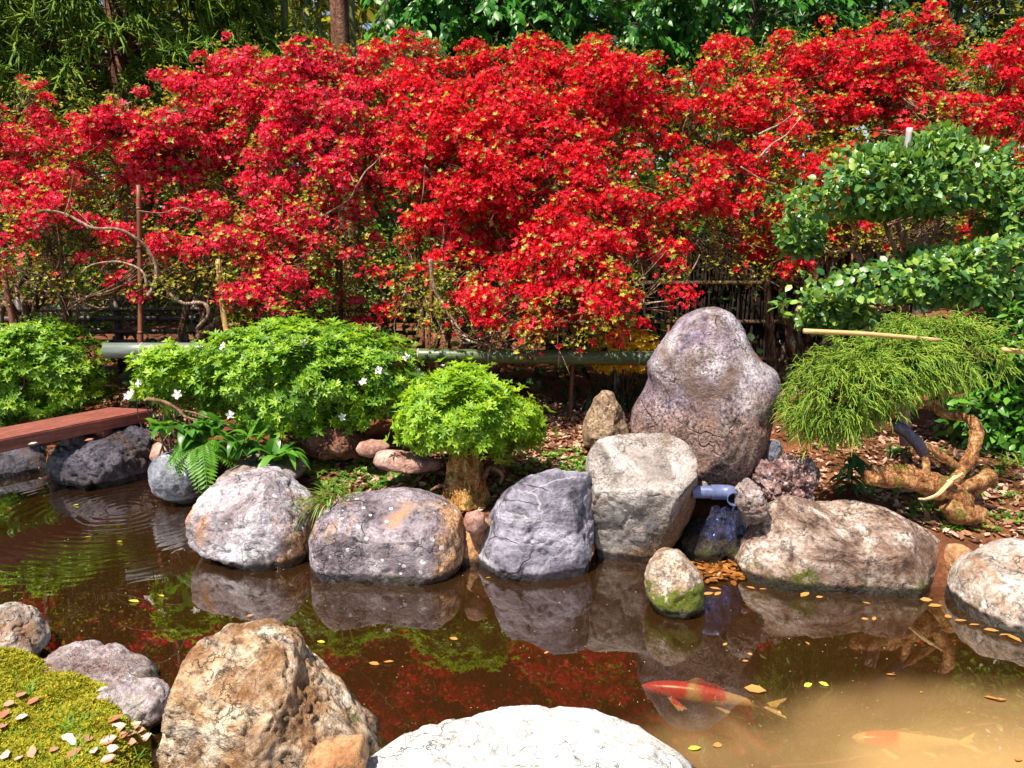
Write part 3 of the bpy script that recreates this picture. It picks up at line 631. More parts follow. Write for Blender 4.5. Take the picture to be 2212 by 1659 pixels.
def blossoms(r, pts, size=.035, mat=None, name="blossom", face=(-.3, -.8, .4)):
    for p in pts:
        mb = MB()
        inst(mb, FLOWERS[0], np.array([p]), np.array([face]) + rng.normal(size=(1, 3)) * .3, size); inst(mb, FLOWERS[1], np.array([p]) + [0.0, .005, 0], np.array([face]) + rng.normal(size=(1, 3)) * .4, size * .8)
        mb.build(name, mat or L_WHITEFL, r)

SCL = lambda *p: [(1005 + (x - 1005) * .955, 885 + (y - 885) * .955) for x, y in p]
b = bush("azalea_bush", "clipped round green azalea at the left edge above the red plank", "shrub",
     G((-130, 800), (-100, 720), (0, 708), (60, 695), (110, 692), (165, 697), (205, 720), (228, 750), (235, 785), (252, 805), (248, 838), (225, 870), (150, 895), (60, 905), (-60, 915), (-130, 880)), 5.35, .50, 5600, .043, L_BRIGHT, seed=1, lump=.17, ls=7)
b = bush("azalea_bush", "small lime-green azalea with white blossoms beside the dark bamboo rail", "shrub",
     G((296, 850), (300, 812), (306, 780), (340, 755), (385, 750), (412, 762), (420, 782), (445, 790), (450, 815), (430, 850), (380, 866), (320, 864)), 4.45, .22, 1000, .05, L_LIME, seed=2, lump=.14, ls=8, twigs=22)
blossoms(b, [at(302, 826, 4.3), at(284, 850, 4.3), at(276, 855, 4.32), at(383, 852, 4.22)], .03)
# the long low twig that leans out of it over the ferns
mb = MB()
for pts, rr in ((((318, 862), (355, 868), (385, 885), (400, 900), (430, 908)), .012), (((385, 885), (420, 892), (450, 902), (480, 905)), .007), (((400, 900), (440, 915), (500, 918)), .006)):
    P = [at(x, y, 4.25 - .03 * i) for i, (x, y) in enumerate(pts)]; V, F = tube(P, np.linspace(rr, rr * .5, len(P)), 6, 5, .2); mb.add(V, F)
mb.build("branch", M_TWIG, b)
b = bush("azalea_bush", "largest clipped green azalea, in the middle behind the cast-iron plants", "shrub",
     G((420, 850), (424, 800), (445, 755), (480, 722), (540, 708), (610, 700), (680, 698), (745, 704), (800, 715), (850, 735), (890, 765), (915, 800), (905, 850), (870, 890), (830, 905), (740, 915), (640, 918), (540, 912), (450, 895)),
     4.62, .50, 6800, .044, L_BRIGHT, seed=3, lump=.20, ls=7)
blossoms(b, [at(x, y, 4.15 + dy) for x, y, dy in ((482, 747, .1), (878, 772, .25), (902, 802, .3), (740, 900, .05), (497, 896, .05), (818, 800, .08), (655, 742, .12), (785, 825, .05))], .026)
bush("mushroom_azalea", "bright lime-green mushroom-shaped azalea over the tree stump", "shrub",
     SCL((838, 905), (852, 868), (880, 838), (915, 812), (960, 800), (1010, 797), (1060, 800), (1105, 815), (1140, 850), (1160, 880), (1180, 905), (1168, 940), (1140, 960), (1105, 978), (1070, 962), (1035, 935), (1000, 935), (950, 935), (900, 960), (862, 960), (835, 950)),
     4.12, .40, 4200, .042, L_LIME, seed=4, centre=(1005, 890), lump=.18, ls=7)

# tree stump under it
def stump():
    p = on_ground(1005, 1060); Y = 3.92
    r = thing("tree_stump", (at(1005, 1055, Y)[0], Y, gzf(at(1005, 1055, Y)[0], Y)), "mossy orange-brown tree stump under the mushroom-shaped azalea", "tree stump")
    mb = MB()
    P = [at(1005, y, Y) for y in (1085, 1052, 1020, 990, 960, 930)]; s = Y / FOC
    V, F = tube(P, [56 * s, 46 * s, 40 * s, 36 * s, 33 * s, 31 * s], 40, 8, .0)
    c = at(1005, 1000, Y); an = np.arctan2(V[:, 1] - Y, V[:, 0] - c[0])
    k = 1 + .10 * np.cos(an * 5 + 1) + .05 * np.cos(an * 9) + .05 * fbm(V * 22, 4, 3)
    V[:, 0] = c[0] + (V[:, 0] - c[0]) * k; V[:, 1] = Y + (V[:, 1] - Y) * k
    mb.add(V, F); mb.build("trunk", bark_mat("stump_bark", [(.22, .08, .02), (.50, .24, .07), (.66, .40, .15)], 26, .5, moss=.30, bump=1.0, mosscol=(.13, .12, .015)), r)
    for pts in (((1045, 1035), (1060, 1010), (1085, 1025), (1080, 1045)), ((985, 1050), (950, 1050), (930, 1060)), ((1035, 990), (1070, 985), (1085, 1005)), ((960, 960), (920, 965), (895, 985))):
        Q = [at(x, y, Y - .05) for x, y in pts]; V, F = tube(Q, np.linspace(.014, .007, len(Q)), 7, 5, .2); rb = MB(); rb.add(V, F); rb.build("root", M_TWIG, r)
stump()

# ------------------------------------------------------------------ camellia with glossy leaves in cloud layers
def camellia():
    Y = 4.9; base = at(1955, 700, Y)
    r = thing("camellia", (base[0], Y, gzf(base[0], Y)), "glossy-leaved camellia pruned in layers on the right", "shrub")
    mb = MB()
    pads = [(G((1690, 440), (1700, 410), (1750, 400), (1775, 370), (1830, 360), (1850, 330), (1900, 328), (1945, 310), (1985, 292), (2030, 305), (2060, 330), (2110, 315), (2138, 330), (2140, 385), (2130, 420), (2080, 440), (2000, 455), (1900, 462), (1820, 475), (1760, 475), (1710, 462)), 4.75, .42, 2600),
            (G((1740, 600), (1760, 580), (1820, 572), (1900, 570), (1980, 555), (2060, 535), (2110, 515), (2180, 480), (2250, 460), (2260, 560), (2220, 640), (2120, 640), (2040, 650), (1960, 645), (1880, 645), (1800, 640), (1750, 620)), 4.55, .42, 2600),
            (G((2090, 450), (2110, 400), (2160, 380), (2230, 375), (2290, 430), (2280, 520), (2180, 530), (2110, 500)), 4.7, .35, 800),
            (G((1690, 660), (1710, 635), (1760, 628), (1830, 640), (1880, 660), (1870, 700), (1800, 712), (1730, 705)), 4.75, .3, 800),
            (G((1675, 520), (1690, 480), (1740, 475), (1770, 500), (1760, 540), (1710, 550)), 5.0, .25, 350)]
    for i, (pl, yc, d, n) in enumerate(pads):
        n = int(n * 1.7)
        for sh, f in (((.80, 1.06), 1.0), ((.45, .80), .5)):
            P, N = blob(pl, yc, d, int(n * f), sh, -1, None, .20, 6., 60 + i); kq = vnoise(P * 8, 90 + i) > -.48; P, N = P[kq], N[kq]
            dr = unit(N * .6 + rng.normal(size=P.shape) * .8 + Z * .25)
            T8 = (LEAF8[0] * np.array([1.35, 1, 1]), LEAF8[1])
            inst(mb, T8, P, unit(N * .5 + Z * .9 + np.array([0, -.35, 0]) + rng.normal(size=P.shape) * .5), .055 * rng.uniform(.6, 1.15, len(P)), dr)
    # upright young shoots
    P, N = blob(pads[0][0], 4.75, .42, 150, (.98, 1.1), -.3, None, .14, 5., 60); 
    for k in range(3): inst(mb, LEAFN, P + rng.normal(size=P.shape) * .008 + Z * .012 * k, rng.normal(size=P.shape), .045, unit(Z + rng.normal(size=P.shape) * .3))
    mb.build("foliage", L_CAM, r)
    tb = MB()
    for pts, r0, r1, yy in ((((1955, 720), (1950, 660), (1975, 600), (1960, 540), (1940, 480)), .045, .022, 4.9), (((1960, 640), (1990, 570), (2015, 520), (2030, 470)), .028, .012, 4.85), (((1945, 590), (1900, 590), (1860, 570), (1840, 540), (1800, 545), (1760, 520)), .022, .007, 4.8),
                            (((1860, 570), (1830, 590), (1800, 575)), .012, .006, 4.8), (((1840, 540), (1850, 510), (1835, 480)), .010, .006, 4.78), (((1950, 560), (1975, 525), (2040, 510), (2100, 500)), .015, .007, 4.8), (((2060, 575), (2075, 545), (2120, 515), (2150, 505)), .011, .006, 4.6),
                            (((1885, 700), (1890, 670), (1895, 640)), .02, .018, 4.8), (((1950, 560), (1925, 520), (1910, 480)), .018, .01, 4.8), (((1990, 660), (2020, 665), (2040, 660), (2060, 670)), .014, .008, 4.45), (((1780, 640), (1850, 655), (1900, 665), (1950, 660)), .008, .012, 4.45)):
        P = [at(x, y, yy + rng.normal() * .03) for x, y in pts]; V, F = tube(P, np.linspace(r0, r1, len(P)), 8, 5, .22, int(r0 * 1e4)); tb.add(V, F)
    tb.build("trunk", bark_mat("camellia_bark", [(.16, .08, .045), (.33, .20, .12), (.46, .32, .22)], 30), r)
camellia()
def hedge_right():
    Y = 4.35; b0 = at(2150, 950, Y)
    r = thing("broadleaf_shrub", (b0[0], Y, gzf(b0[0], Y)), "dense broad-leaved green shrub at the right edge behind the bonsai cypress", "shrub")
    mb = MB()
    for i, (pl, yc, d, n) in enumerate([(G((2110, 690), (2130, 640), (2180, 610), (2260, 600), (2330, 700), (2330, 850), (2250, 900), (2160, 830), (2120, 760)), 4.35, .35, 1300),
                        (G((2030, 880), (2040, 820), (2080, 790), (2160, 740), (2280, 760), (2330, 900), (2300, 1040), (2200, 1010), (2110, 990), (2060, 950)), 4.45, .40, 2000)]):
        for sh, f in (((.85, 1.04), 1.0), ((.5, .85), .6)):
            P, N = blob(pl, yc, d, int(n * f), sh, -1, None, .12, 4., 70 + i)
            inst(mb, LEAF8, P, unit(N * .6 + Z * .8 + rng.normal(size=P.shape) * .4), .075 * rng.uniform(.6, 1.15, len(P)), unit(N * .6 + rng.normal(size=P.shape) * .7 - Z * .15))
    mb.build("foliage", L_HEDGE, r)
    tb = MB()
    for i in range(14):
        e = at(2130 + rng.uniform(-60, 120), 760 + rng.uniform(-60, 140), 4.4); s = b0 + np.array([rng.normal() * .1, .1, -.1])
        V, F = tube([s, (s + e) / 2 + rng.normal(size=3) * .06, e], [.014, .010, .004], 6, 4); tb.add(V, F)
    tb.build("stems", M_TWIGD, r)
hedge_right()

# ------------------------------------------------------------------ trained cypress with thread-like foliage
def bonsai():
    Yb = 3.55
    b0 = at(2090, 1105, Yb)
    r = thing("cypress", (b0[0], Yb, gzf(b0[0], Yb)), "gnarled leaning cypress with drooping thread-like foliage and a black bandaged limb", "tree")
    bark = bark_mat("cypress_bark", [(.17, .06, .02), (.42, .19, .07), (.58, .34, .17)], 24, .6, moss=.25, bump=1.0, mosscol=(.17, .14, .02))
    tb = MB()
    s = Yb / FOC
    def limb(pts, ra, yy, sides=12, wob=.22, seed=1, cap=True):
        P = [at(p[0], p[1], (yy if not isinstance(yy, (list, tuple)) else yy[i])) for i, p in enumerate(pts)]
        V, F = tube(P, np.array(ra) * s, sides, 7, wob, seed); tb.add(V, F)
    # stout prostrate trunk, broken stub on the left
    limb(((2130, 1130), (2085, 1105), (2055, 1072), (2030, 1052), (1985, 1040), (1940, 1036), (1900, 1032), (1872, 1030)), (26, 30, 32, 27, 21, 19, 20, 16), (3.62, 3.55, 3.52, 3.5, 3.48, 3.46, 3.45, 3.44), 20, .22, 3)
    limb(((2010, 1046), (1975, 1022), (1930, 1018), (1895, 1020), (1880, 1012)), (18, 16, 16, 15, 12), 3.47, 16, .25, 9)
    limb(((2045, 1085), (2075, 1112), (2110, 1120)), (20, 26, 18), 3.46, 14, .25, 31)
    # root running right
    limb(((2075, 1095), (2120, 1125), (2165, 1132), (2190, 1128)), (14, 10, 7, 5), 3.5, 10, .2, 5)
    # stub to the right
    limb(((2060, 1050), (2090, 1046), (2115, 1040), (2138, 1028), (2140, 1048)), (15, 13, 15, 17, 12), (3.5, 3.5, 3.52, 3.55, 3.56), 12, .3, 7)
    limb(((2085, 1090), (2105, 1065), (2128, 1045)), (12, 10, 12), 3.56, 10, .25, 12)
    # rising S shaped limb
    limb(((2055, 1048), (2072, 1020), (2098, 985), (2108, 945), (2106, 915), (2085, 902), (2045, 895), (2022, 880), (2020, 865)), (15, 15, 14, 15, 13, 11, 11, 11, 9), (3.5, 3.5, 3.52, 3.55, 3.58, 3.62, 3.66, 3.7, 3.72), 14, .2, 11)
    limb(((2020, 868), (1990, 872), (1960, 860), (1945, 850)), (8, 7, 6, 4), 3.72, 9, .2, 13)
    limb(((2025, 868), (2045, 840), (2062, 812), (2068, 790), (2060, 770)), (9, 8, 7, 6, 4), 3.74, 9, .2, 14)
    limb(((2055, 825), (2080, 808), (2095, 788), (2098, 770)), (5, 4, 4, 3), 3.74, 8, .2, 15)
    limb(((2016, 866), (2005, 840), (1998, 808), (1990, 780)), (6, 6, 5, 4), 3.76, 8, .2, 16)
    limb(((2004, 845), (1985, 820), (1965, 800), (1945, 780)), (5, 4, 4, 3), 3.76, 8, .2, 17)
    limb(((2068, 790), (2050, 775), (2045, 755)), (4, 4, 3), 3.76, 7, .2, 18)
    # limb that carries the bandage
    limb(((2075, 1015), (2050, 995), (2020, 975), (1998, 965), (1985, 960)), (9, 9, 8, 7, 7), (3.5, 3.49, 3.48, 3.47, 3.46), 10, .2, 19)
    limb(((1998, 1025), (2000, 1000), (1992, 975)), (10, 8, 6), 3.46, 10, .3, 20)
    limb(((1935, 918), (1912, 918), (1890, 912), (1870, 914)), (8, 10, 7, 3), 3.47, 10, .35, 21)
    limb(((1918, 920), (1925, 900), (1928, 880), (1920, 850)), (8, 7, 6, 4), 3.5, 9, .3, 22)
    tb.build("trunk", bark, r)
    wb = MB(); P = [at(x, y, 3.465) for x, y in ((1996, 982), (1985, 962), (1962, 938), (1940, 922), (1928, 915))]
    V, F = tube(P, np.array([10, 13, 12.5, 12.5, 11]) * s, 16, 9, 0); an = np.arange(len(V)); V += np.sin(V[:, 0:1] * 260 + V[:, 2:3] * 120) * .0008; wb.add(V, F)
    wb.build("bandage", plain_mat("black_tape", (.010, .010, .02), (.035, .03, .06), 60, .35, .3, spec=.6), r)
    rb = MB()
    for dx in (0, 5):
        P = [at(x, y, yy) for x, y, yy in ((2062 + dx, 1028, 3.44), (2040 + dx, 1052, 3.40), (2020 + dx, 1070, 3.39), (1998 + dx, 1078, 3.41), (1985, 1078, 3.45))]; V, F = tube(P, .006, 7, 6, .1); rb.add(V, F)
    P = [at(x, y, 3.42) for x, y in ((2045, 1040), (2060, 1035), (2080, 1022))]; V, F = tube(P, .006, 7, 5); rb.add(V, F)
    rb.build("rope", plain_mat("straw_rope", (.42, .28, .12), (.62, .46, .25), 80, .8, .3), r)
    # foliage: many thin branching threads that arch and droop
    fb = MB()
    pads = [(G((1678, 905), (1682, 850), (1702, 800), (1745, 768), (1800, 745), (1860, 735), (1910, 750), (1935, 790), (1935, 840), (1920, 875), (1880, 900), (1830, 925), (1770, 935), (1710, 935)), 3.62, .30, 350),
            (G((1780, 760), (1800, 725), (1850, 705), (1920, 692), (1990, 685), (2070, 684), (2130, 698), (2170, 722), (2190, 760), (2150, 795), (2090, 812), (2020, 795), (1950, 800), (1880, 790)), 3.78, .28, 350),
            (G((1950, 770), (1990, 745), (2050, 745), (2060, 790), (2010, 810), (1960, 800)), 3.7, .2, 60), (G((1840, 790), (1860, 745), (1930, 720), (2010, 715), (2040, 760), (2000, 800), (1920, 830), (1860, 830)), 3.68, .28, 170)]
    Vs = []; Fs = []; cnt = 0
    for i, (pl, yc, d, n) in enumerate(pads):
        c, rad, sz = polar(pl, yc, None, 9)
        P, N = blob(pl, yc, d, n, (.45, .95), -1, None, .16, 6., 80 + i)
        for p, nn in zip(P, N):
            out = unit(nn * np.array([1.0, .8, .6]) + np.array([0, 0, .15]) + rng.normal(size=3) * .35); L0 = rng.uniform(.065, .125)
            for b in range(rng.integers(5, 9)):
                dirv = unit(out + rng.normal(size=3) * .55); L = L0 * rng.uniform(.5, 1.1); m = 6
                t = np.linspace(0, 1, m)[:, None]
                Q = p + dirv * L * t + np.array([0, 0, -1]) * L * .42 * t ** 2 + rng.normal(size=(m, 3)) * .003
                chains = [Q]
                for k in range(rng.integers(2, 4)):
                    j = rng.integers(1, 5); dd = unit((Q[min(j + 1, m - 1)] - Q[j - 1]) + rng.normal(size=3) * .02); l2 = L * rng.uniform(.25, .45)
                    tt = np.linspace(0, 1, 3)[:, None]; chains.append(Q[j] + dd * l2 * tt + np.array([0, 0, -1]) * l2 * .4 * tt ** 2)
                base = cnt
                for C in chains:
                    T = unit(np.gradient(C, axis=0)); A = unit(np.cross(T, np.array([.3, .9, .2]))); B = np.cross(T, A); w_ = np.linspace(.0024, .0014, len(C))[:, None]
                    V = np.stack([C + A * w_, C - A * w_ * .5 + B * w_ * .87, C - A * w_ * .5 - B * w_ * .87], 1).reshape(-1, 3)
                    ii_ = np.arange(len(C) - 1)[:, None] * 3; j_ = np.arange(3)[None]; j2 = (j_ + 1) % 3
                    Fs.append(np.stack([ii_ + j_, ii_ + j2, ii_ + 3 + j2, ii_ + 3 + j_], -1).reshape(-1, 4) + cnt); Vs.append(V); cnt += len(V)
    kb = MB()
    for i, (pl, yc, d, n) in enumerate(pads[:2]):
        c, rad, sz = polar(pl, yc, None, 9); E, EN = blob(pl, yc, d, 70, (.4, .95), -1, None, .16, 6., 80 + i); ctr = np.array([c[0], yc, c[1]])
        for e in E:
            sp_ = ctr + (e - ctr) * .25 + rng.normal(size=3) * .02; V, F = tube([sp_, (sp_ + e) / 2 + rng.normal(size=3) * .02 + Z * .015, e], [.0045, .003, .0016], 5, 3, cap=False); kb.add(V, F)
    kb.build("twigs", bark, r)
    fb.add(np.concatenate(Vs), np.concatenate(Fs)); fb.build("foliage", L_THREAD, r)
bonsai()

# tan bamboo sticks resting on the cypress
M_STICK = plain_mat("tan_bamboo", (.45, .25, .09), (.62, .42, .20), 30, .5, .15, (1, 8, 8))
def stick(name, pts, ra, mat, label, cat, Ys, nodes=4, group=None, sides=12):
    P = np.array([at(x, y, yy) for (x, y), yy in zip(pts, Ys)]); r = thing(name, P[0] if P[0][2] < P[-1][2] else P[-1], label, cat, group)
    mb = MB(); V, F = tube(P, np.linspace(ra[0], ra[1], len(P)), sides, 6, .03); mb.add(V, F); mb.build("culm", mat, r)
    for k in range(nodes):
        t = (k + .5 + rng.uniform(-.1, .1)) / nodes; p = P[0] + (P[-1] - P[0]) * t; d = unit(P[-1] - P[0]); rr = ra[0] + (ra[1] - ra[0]) * t
        nb = MB(); V, F = tube([p - d * .5 * rr, p - d * .2 * rr, p + d * .2 * rr, p + d * .5 * rr], [rr * 1.0, rr * 1.12, rr * 1.12, rr * 1.0], sides, 0); nb.add(V, F); nb.build("node_ring", mat, r)
    return r
stick("bamboo_stick", ((1736, 715), (1880, 722), (2030, 735)), (.0115, .0095), M_STICK, "tan bamboo stick lying across the top of the thread-leaved cypress", "stick", (3.45, 3.47, 3.5), 3)
stick("bamboo_stick", ((2165, 755), (2260, 766)), (.012, .012), M_STICK, "tan bamboo stick end poking out at the right edge beside the cypress", "stick", (3.6, 3.62), 1)
stick("support_post", ((1957, 960), (1950, 860), (1945, 780)), (.033, .030), plain_mat("weathered_pink_post", (.22, .13, .10), (.36, .24, .20), 25, .8, .4, (1, 1, .2)), "weathered pinkish post standing behind the cypress", "post", (4.0, 4.0, 4.0), 0)
stick("bamboo_stake", ((1956, 345), (1965, 276)), (.017, .017), plain_mat("grey_split_bamboo", (.30, .25, .26), (.50, .45, .47), 30, .6, .2, (1, 1, .1)), "pale grey stake tip sticking up above the camellia", "stake", (4.5, 4.5), 0)

# ------------------------------------------------------------------ small plants
def blade_strip(mb, p, dirv, L, w_, droop, n=7, twist=0., fold=.25):
    t = np.linspace(0, 1, n); h = unit(np.array([dirv[0], dirv[1], 0.])) ; up = dirv[2]
    C = p + np.outer(t * L, dirv) + np.outer(-droop * L * t ** 2, Z)
    T = unit(np.gradient(C, axis=0)); S = unit(np.cross(T, Z + 1e-3)); Nn = np.cross(S, T)
    ww = w_ * np.sin(np.pi * np.clip(t * .9 + .1, 0, 1)) ** .7; ww[-1] = .0004
    V = np.stack([C - S * ww[:, None] + Nn * (ww * fold)[:, None], C, C + S * ww[:, None] + Nn * (ww * fold)[:, None]], 1).reshape(-1, 3)
    i = np.arange(n - 1)[:, None] * 3; j = np.array([0, 1])[None]
    mb.add(V, np.stack([i + j, i + j + 1, i + j + 4, i + j + 3], -1).reshape(-1, 4))
def tuft(name, label, cat, px, py, n, L, w_, mat, droop=.6, spread=.8, up=.8, Y=None, group=None, bias=(0, 0, 0), part="leaves", jitter=.03):
    p = on_ground(px, py) if Y is None else at(px, py, Y)
    r = thing(name, p, label, cat, group); mb = MB()
    for i in range(n):
        a = rng.uniform(0, 2 * math.pi); d = unit(np.array([math.cos(a) * spread * rng.uniform(.3, 1), math.sin(a) * spread * rng.uniform(.3, 1), up]) + np.array(bias))
        blade_strip(mb, p + rng.normal(size=3) * jitter * np.array([1, 1, .1]), d, L * rng.uniform(.6, 1.15), w_ * rng.uniform(.7, 1.2), droop * rng.uniform(.4, 1.4))
    mb.build(part, mat, r); return r
tuft("grass_tuft", "arching tuft of dark narrow grass hanging between the two lichen rocks", "grass tuft", 722, 1088, 85, .30, .0038, L_GRASS, 1.0, .9, .8, Y=3.52, bias=(-.35, -.15, 0))
tuft("hosta", "light green broad-leaved hosta at the end of the red plank", "plant", 352, 930, 30, .17, .022, L_FERN, .7, .9, .7, Y=4.22, jitter=.03)
tuft("cast_iron_plant", "dark strap-leaved plant with long arching leaves left of the flat slab", "plant", 520, 985, 24, .34, .026, L_HEDGE, .8, .8, 1.0, Y=4.02)
tuft("cast_iron_plant", "dark strap-leaved plant above the dark cobble, nearer the reddish brown rock", "plant", 605, 990, 22, .30, .026, L_HEDGE, .85, .9, .8, Y=4.02)
tuft("leafy_plant", "mid-green plant with wide leaves behind the fern, under the low twig", "plant", 450, 930, 30, .24, .026, L_HEDGE, .8, .9, .8, Y=4.18, jitter=.07)
def fern(name, label, px, py, n, L, Y=None, bias=(0, 0, 0), droop=.9, group=None):
    p = on_ground(px, py) if Y is None else at(px, py, Y); r = thing(name, p, label, "fern", group); mb = MB()
    for i in range(n):
        a = rng.uniform(0, 2 * math.pi); d = unit(np.array([math.cos(a), math.sin(a), .45]) * rng.uniform(.5, 1.) + np.array(bias)); l = L * rng.uniform(.6, 1.1)
        t = np.linspace(0, 1, 22); C = p + np.outer(t * l, d) + np.outer(-droop * l * t ** 2, Z); T = unit(np.gradient(C, axis=0)); S = unit(np.cross(T, Z + 1e-3)); Nn = np.cross(S, T)
        V, F = tube(C[::4], .0015, 4, 2, cap=False); mb.add(V, F)
        ln = l * .26 * np.sin(np.pi * (t * .88 + .1)) ** .8
        for sgn in (-1, 1):
            inst(mb, LEAFN, C[1:], Nn[1:] + rng.normal(size=(21, 3)) * .1, np.maximum(ln[1:], .006), unit(S[1:] * sgn + T[1:] * .45 - Z * .15))
    mb.build("fronds", L_FERN, r); return r
fern("fern", "drooping fern spilling over the blue-grey stone beside the little cascade", 435, 958, 18, .30, Y=4.10, bias=(.25, -.55, .1), droop=1.0)
fern("fern", "tiny fern sprig flat on the soil behind the lichen dotted rock", 845, 1038, 9, .13, bias=(-.2, -.2, .15), droop=.3)
fern("fern", "tiny fern sprig in front of the flat pink slab by the stump", 905, 1030, 6, .09, bias=(.2, -.2, .2), droop=.3)
def sapling():
    p = on_ground(1835, 1075); r = thing("sapling", p, "small dark sapling with drooping whorled leaves between the porous rock and the cypress", "plant")
    tb = MB(); top = p + np.array([-.01, 0, .21]); V, F = tube([p, (p + top) / 2 + [.01, 0, 0], top], .004, 6, 4); tb.add(V, F); tb.build("stem", M_TWIGD, r)
    mb = MB()
    for h, n in ((1., 12), (.78, 11), (.5, 10), (.3, 6)):
        for i in range(n):
            a = rng.uniform(0, 6.28); blade_strip(mb, p + (top - p) * (h + rng.normal() * .04), unit(np.array([math.cos(a), math.sin(a), .35])), .135 * rng.uniform(.7, 1.1), .012, .75)
    mb.build("leaves", L_STRAP, r)
sapling()
for (x, y, lab, n, L) in ((1935, 985, "grassy clump of dark blades behind the sapling, below the bandaged limb", 45, .2), (2010, 985, "grassy clump of dark blades under the rising limb of the cypress", 30, .16), (1880, 1060, "grassy clump of pale-edged blades below the broken trunk of the cypress", 26, .16), (1995, 1105, "grassy clump of pale blades at the foot of the cypress trunk", 22, .11), (2190, 1010, "grassy clump of thin blades at the right edge under the broad-leaved shrub", 30, .18)):
    tuft("grass_clump", lab, "grass tuft", x, y, n, L, .004, L_GRASS if y > 1000 else L_STRAP, .8, .9, .8, group="grass clumps round the cypress")
tuft("iris_clump", "clump of tall dark sword-shaped leaves behind the pyramid-shaped stone", "plant", 1345, 885, 46, .36, .014, L_DARK, .55, .45, 1., Y=5.3, jitter=.16)
tuft("iris_clump", "clump of sword-shaped leaves right of the bamboo stake, below the yellow blossom", "plant", 1265, 900, 30, .30, .015, L_DARK, .6, .5, 1., Y=5.3, jitter=.12)
def yellow():
    c = at(1350, 755, 5.3); r = thing("yellow_shrub", (c[0], c[1], gzf(c[0], c[1])), "low shrub with golden yellow blossom behind the green bamboo rail", "shrub")
    P, N = blob(G((1270, 775), (1290, 728), (1330, 712), (1380, 710), (1415, 725), (1430, 780), (1380, 800), (1300, 800)), 5.3, .2, 800, (.6, 1.05)); mb = MB()
    inst_multi(mb, WHORLS, P, unit(N + Z * .6), .03 * rng.uniform(.6, 1.2, len(P))); mb.build("blossoms", L_GOLD, r)
    tb = MB()
    for i in range(10):
        e = P[rng.integers(len(P))]; s = np.array([c[0] + rng.normal() * .06, c[1], gzf(c[0], c[1])]); V, F = tube([s, (s + e) / 2 + rng.normal(size=3) * .03, e], [.006, .005, .003], 5, 3); tb.add(V, F)
    tb.build("stems", M_TWIGD, r)
yellow()

# ------------------------------------------------------------------ ground cover, litter, moss (countless)
def scatter(polypx, n, lo=2.0, hi=7.):
    """random ground points inside a picture-space outline"""
    A = np.array([on_ground(x, y)[:2] for x, y in polypx]); out = []
    mn, mx_ = A.min(0), A.max(0)
    while sum(len(o) for o in out) < n:
        Q = rng.uniform(mn, mx_, (4 * n, 2)); ins = np.zeros(len(Q), bool)
        for a, b in zip(A, np.roll(A, -1, 0)):
            cnd = (a[1] > Q[:, 1]) != (b[1] > Q[:, 1]); ins ^= cnd & (Q[:, 0] < a[0] + (Q[:, 1] - a[1]) / (b[1] - a[1] + 1e-12) * (b[0] - a[0]))
        Q = Q[ins]; Q = Q[pond_dist(Q[:, 0], Q[:, 1]) > .03]; out.append(Q)
    Q = np.concatenate(out)[:n]; return np.stack([Q[:, 0], Q[:, 1], gz(Q[:, 0], Q[:, 1])], 1)
CURL = (np.array([[0, 0, 0], [-.22, .3, .10], [0, .33, .02], [.22, .3, .10], [-.20, .68, .10], [0, .7, .03], [.20, .68, .10], [0, 1, .12]]), LEAF8[1])
mb = MB()
for poly, n in ((G((470, 1000), (640, 975), (780, 960), (1000, 1000), (1190, 880), (1400, 880), (1400, 960), (1260, 960), (1270, 1040), (1010, 1120), (900, 1060), (700, 1060), (640, 1010)), 3000), (G((1100, 860), (1700, 860), (1700, 1010), (1250, 1000), (1150, 960)), 1500),
                (G((1620, 985), (1760, 960), (1900, 930), (2300, 900), (2300, 1200), (2060, 1170), (1900, 1090), (1760, 1060)), 2600), (G((2280, 860), (2900, 860), (3000, 1240), (2300, 1210)), 2400), (G((200, 860), (460, 860), (460, 950), (330, 950)), 500)):
    P = scatter(poly, n) + Z * .012; inst(mb, CURL, P, unit(Z + rng.normal(size=P.shape) * .45), .05 * rng.uniform(.5, 1.2, len(P)), unit(rng.normal(size=P.shape) * np.array([1, 1, .25])))
tag(mb.build("leaf_litter", L_DRY), "brown and pinkish dry fallen leaves strewn over the far bank", "leaf litter", None, "stuff")
mb = MB()
for poly, n in ((G((640, 1010), (900, 1000), (1000, 1060), (1010, 1110), (900, 1060), (720, 1070), (650, 1040)), 330), (G((1130, 1000), (1270, 960), (1260, 1030), (1100, 1060), (1020, 1100), (1040, 1040)), 200), (G((1800, 1060), (2212, 1000), (2212, 1160), (2050, 1160), (1900, 1090)), 200)):
    P = scatter(poly, n) + Z * .012; inst_multi(mb, WHORLS, P, unit(Z + rng.normal(size=P.shape) * .3), .032 * rng.uniform(.5, 1.2, len(P)))
tag(mb.build("ground_cover", L_FERN), "tiny green sprigs growing through the leaf litter on the far bank", "ground cover", None, "stuff")
mb = MB()
P = scatter(G((-60, 1405), (60, 1415), (100, 1450), (330, 1530), (340, 1650), (420, 1690), (430, 1760), (-60, 1760)), 18000); inst_multi(mb, WHORLS, P + Z * .004, unit(Z + rng.normal(size=P.shape) * .35), .014 * rng.uniform(.5, 1.3, len(P)) * (1 + .4 * fbm(P * 9, 2, 4)))
P = scatter(G((620, 1015), (640, 1003), (700, 1003), (715, 1020), (680, 1035), (625, 1030)), 1500); inst_multi(mb, WHORLS, P + Z * .012, unit(Z + rng.normal(size=P.shape) * .35), .016 * rng.uniform(.5, 1.3, len(P)))
tag(mb.build("moss", L_MOSS), "yellow-green moss cushions covering the near bank and a patch by the pale lichen rock", "moss", None, "stuff")
mb = MB()
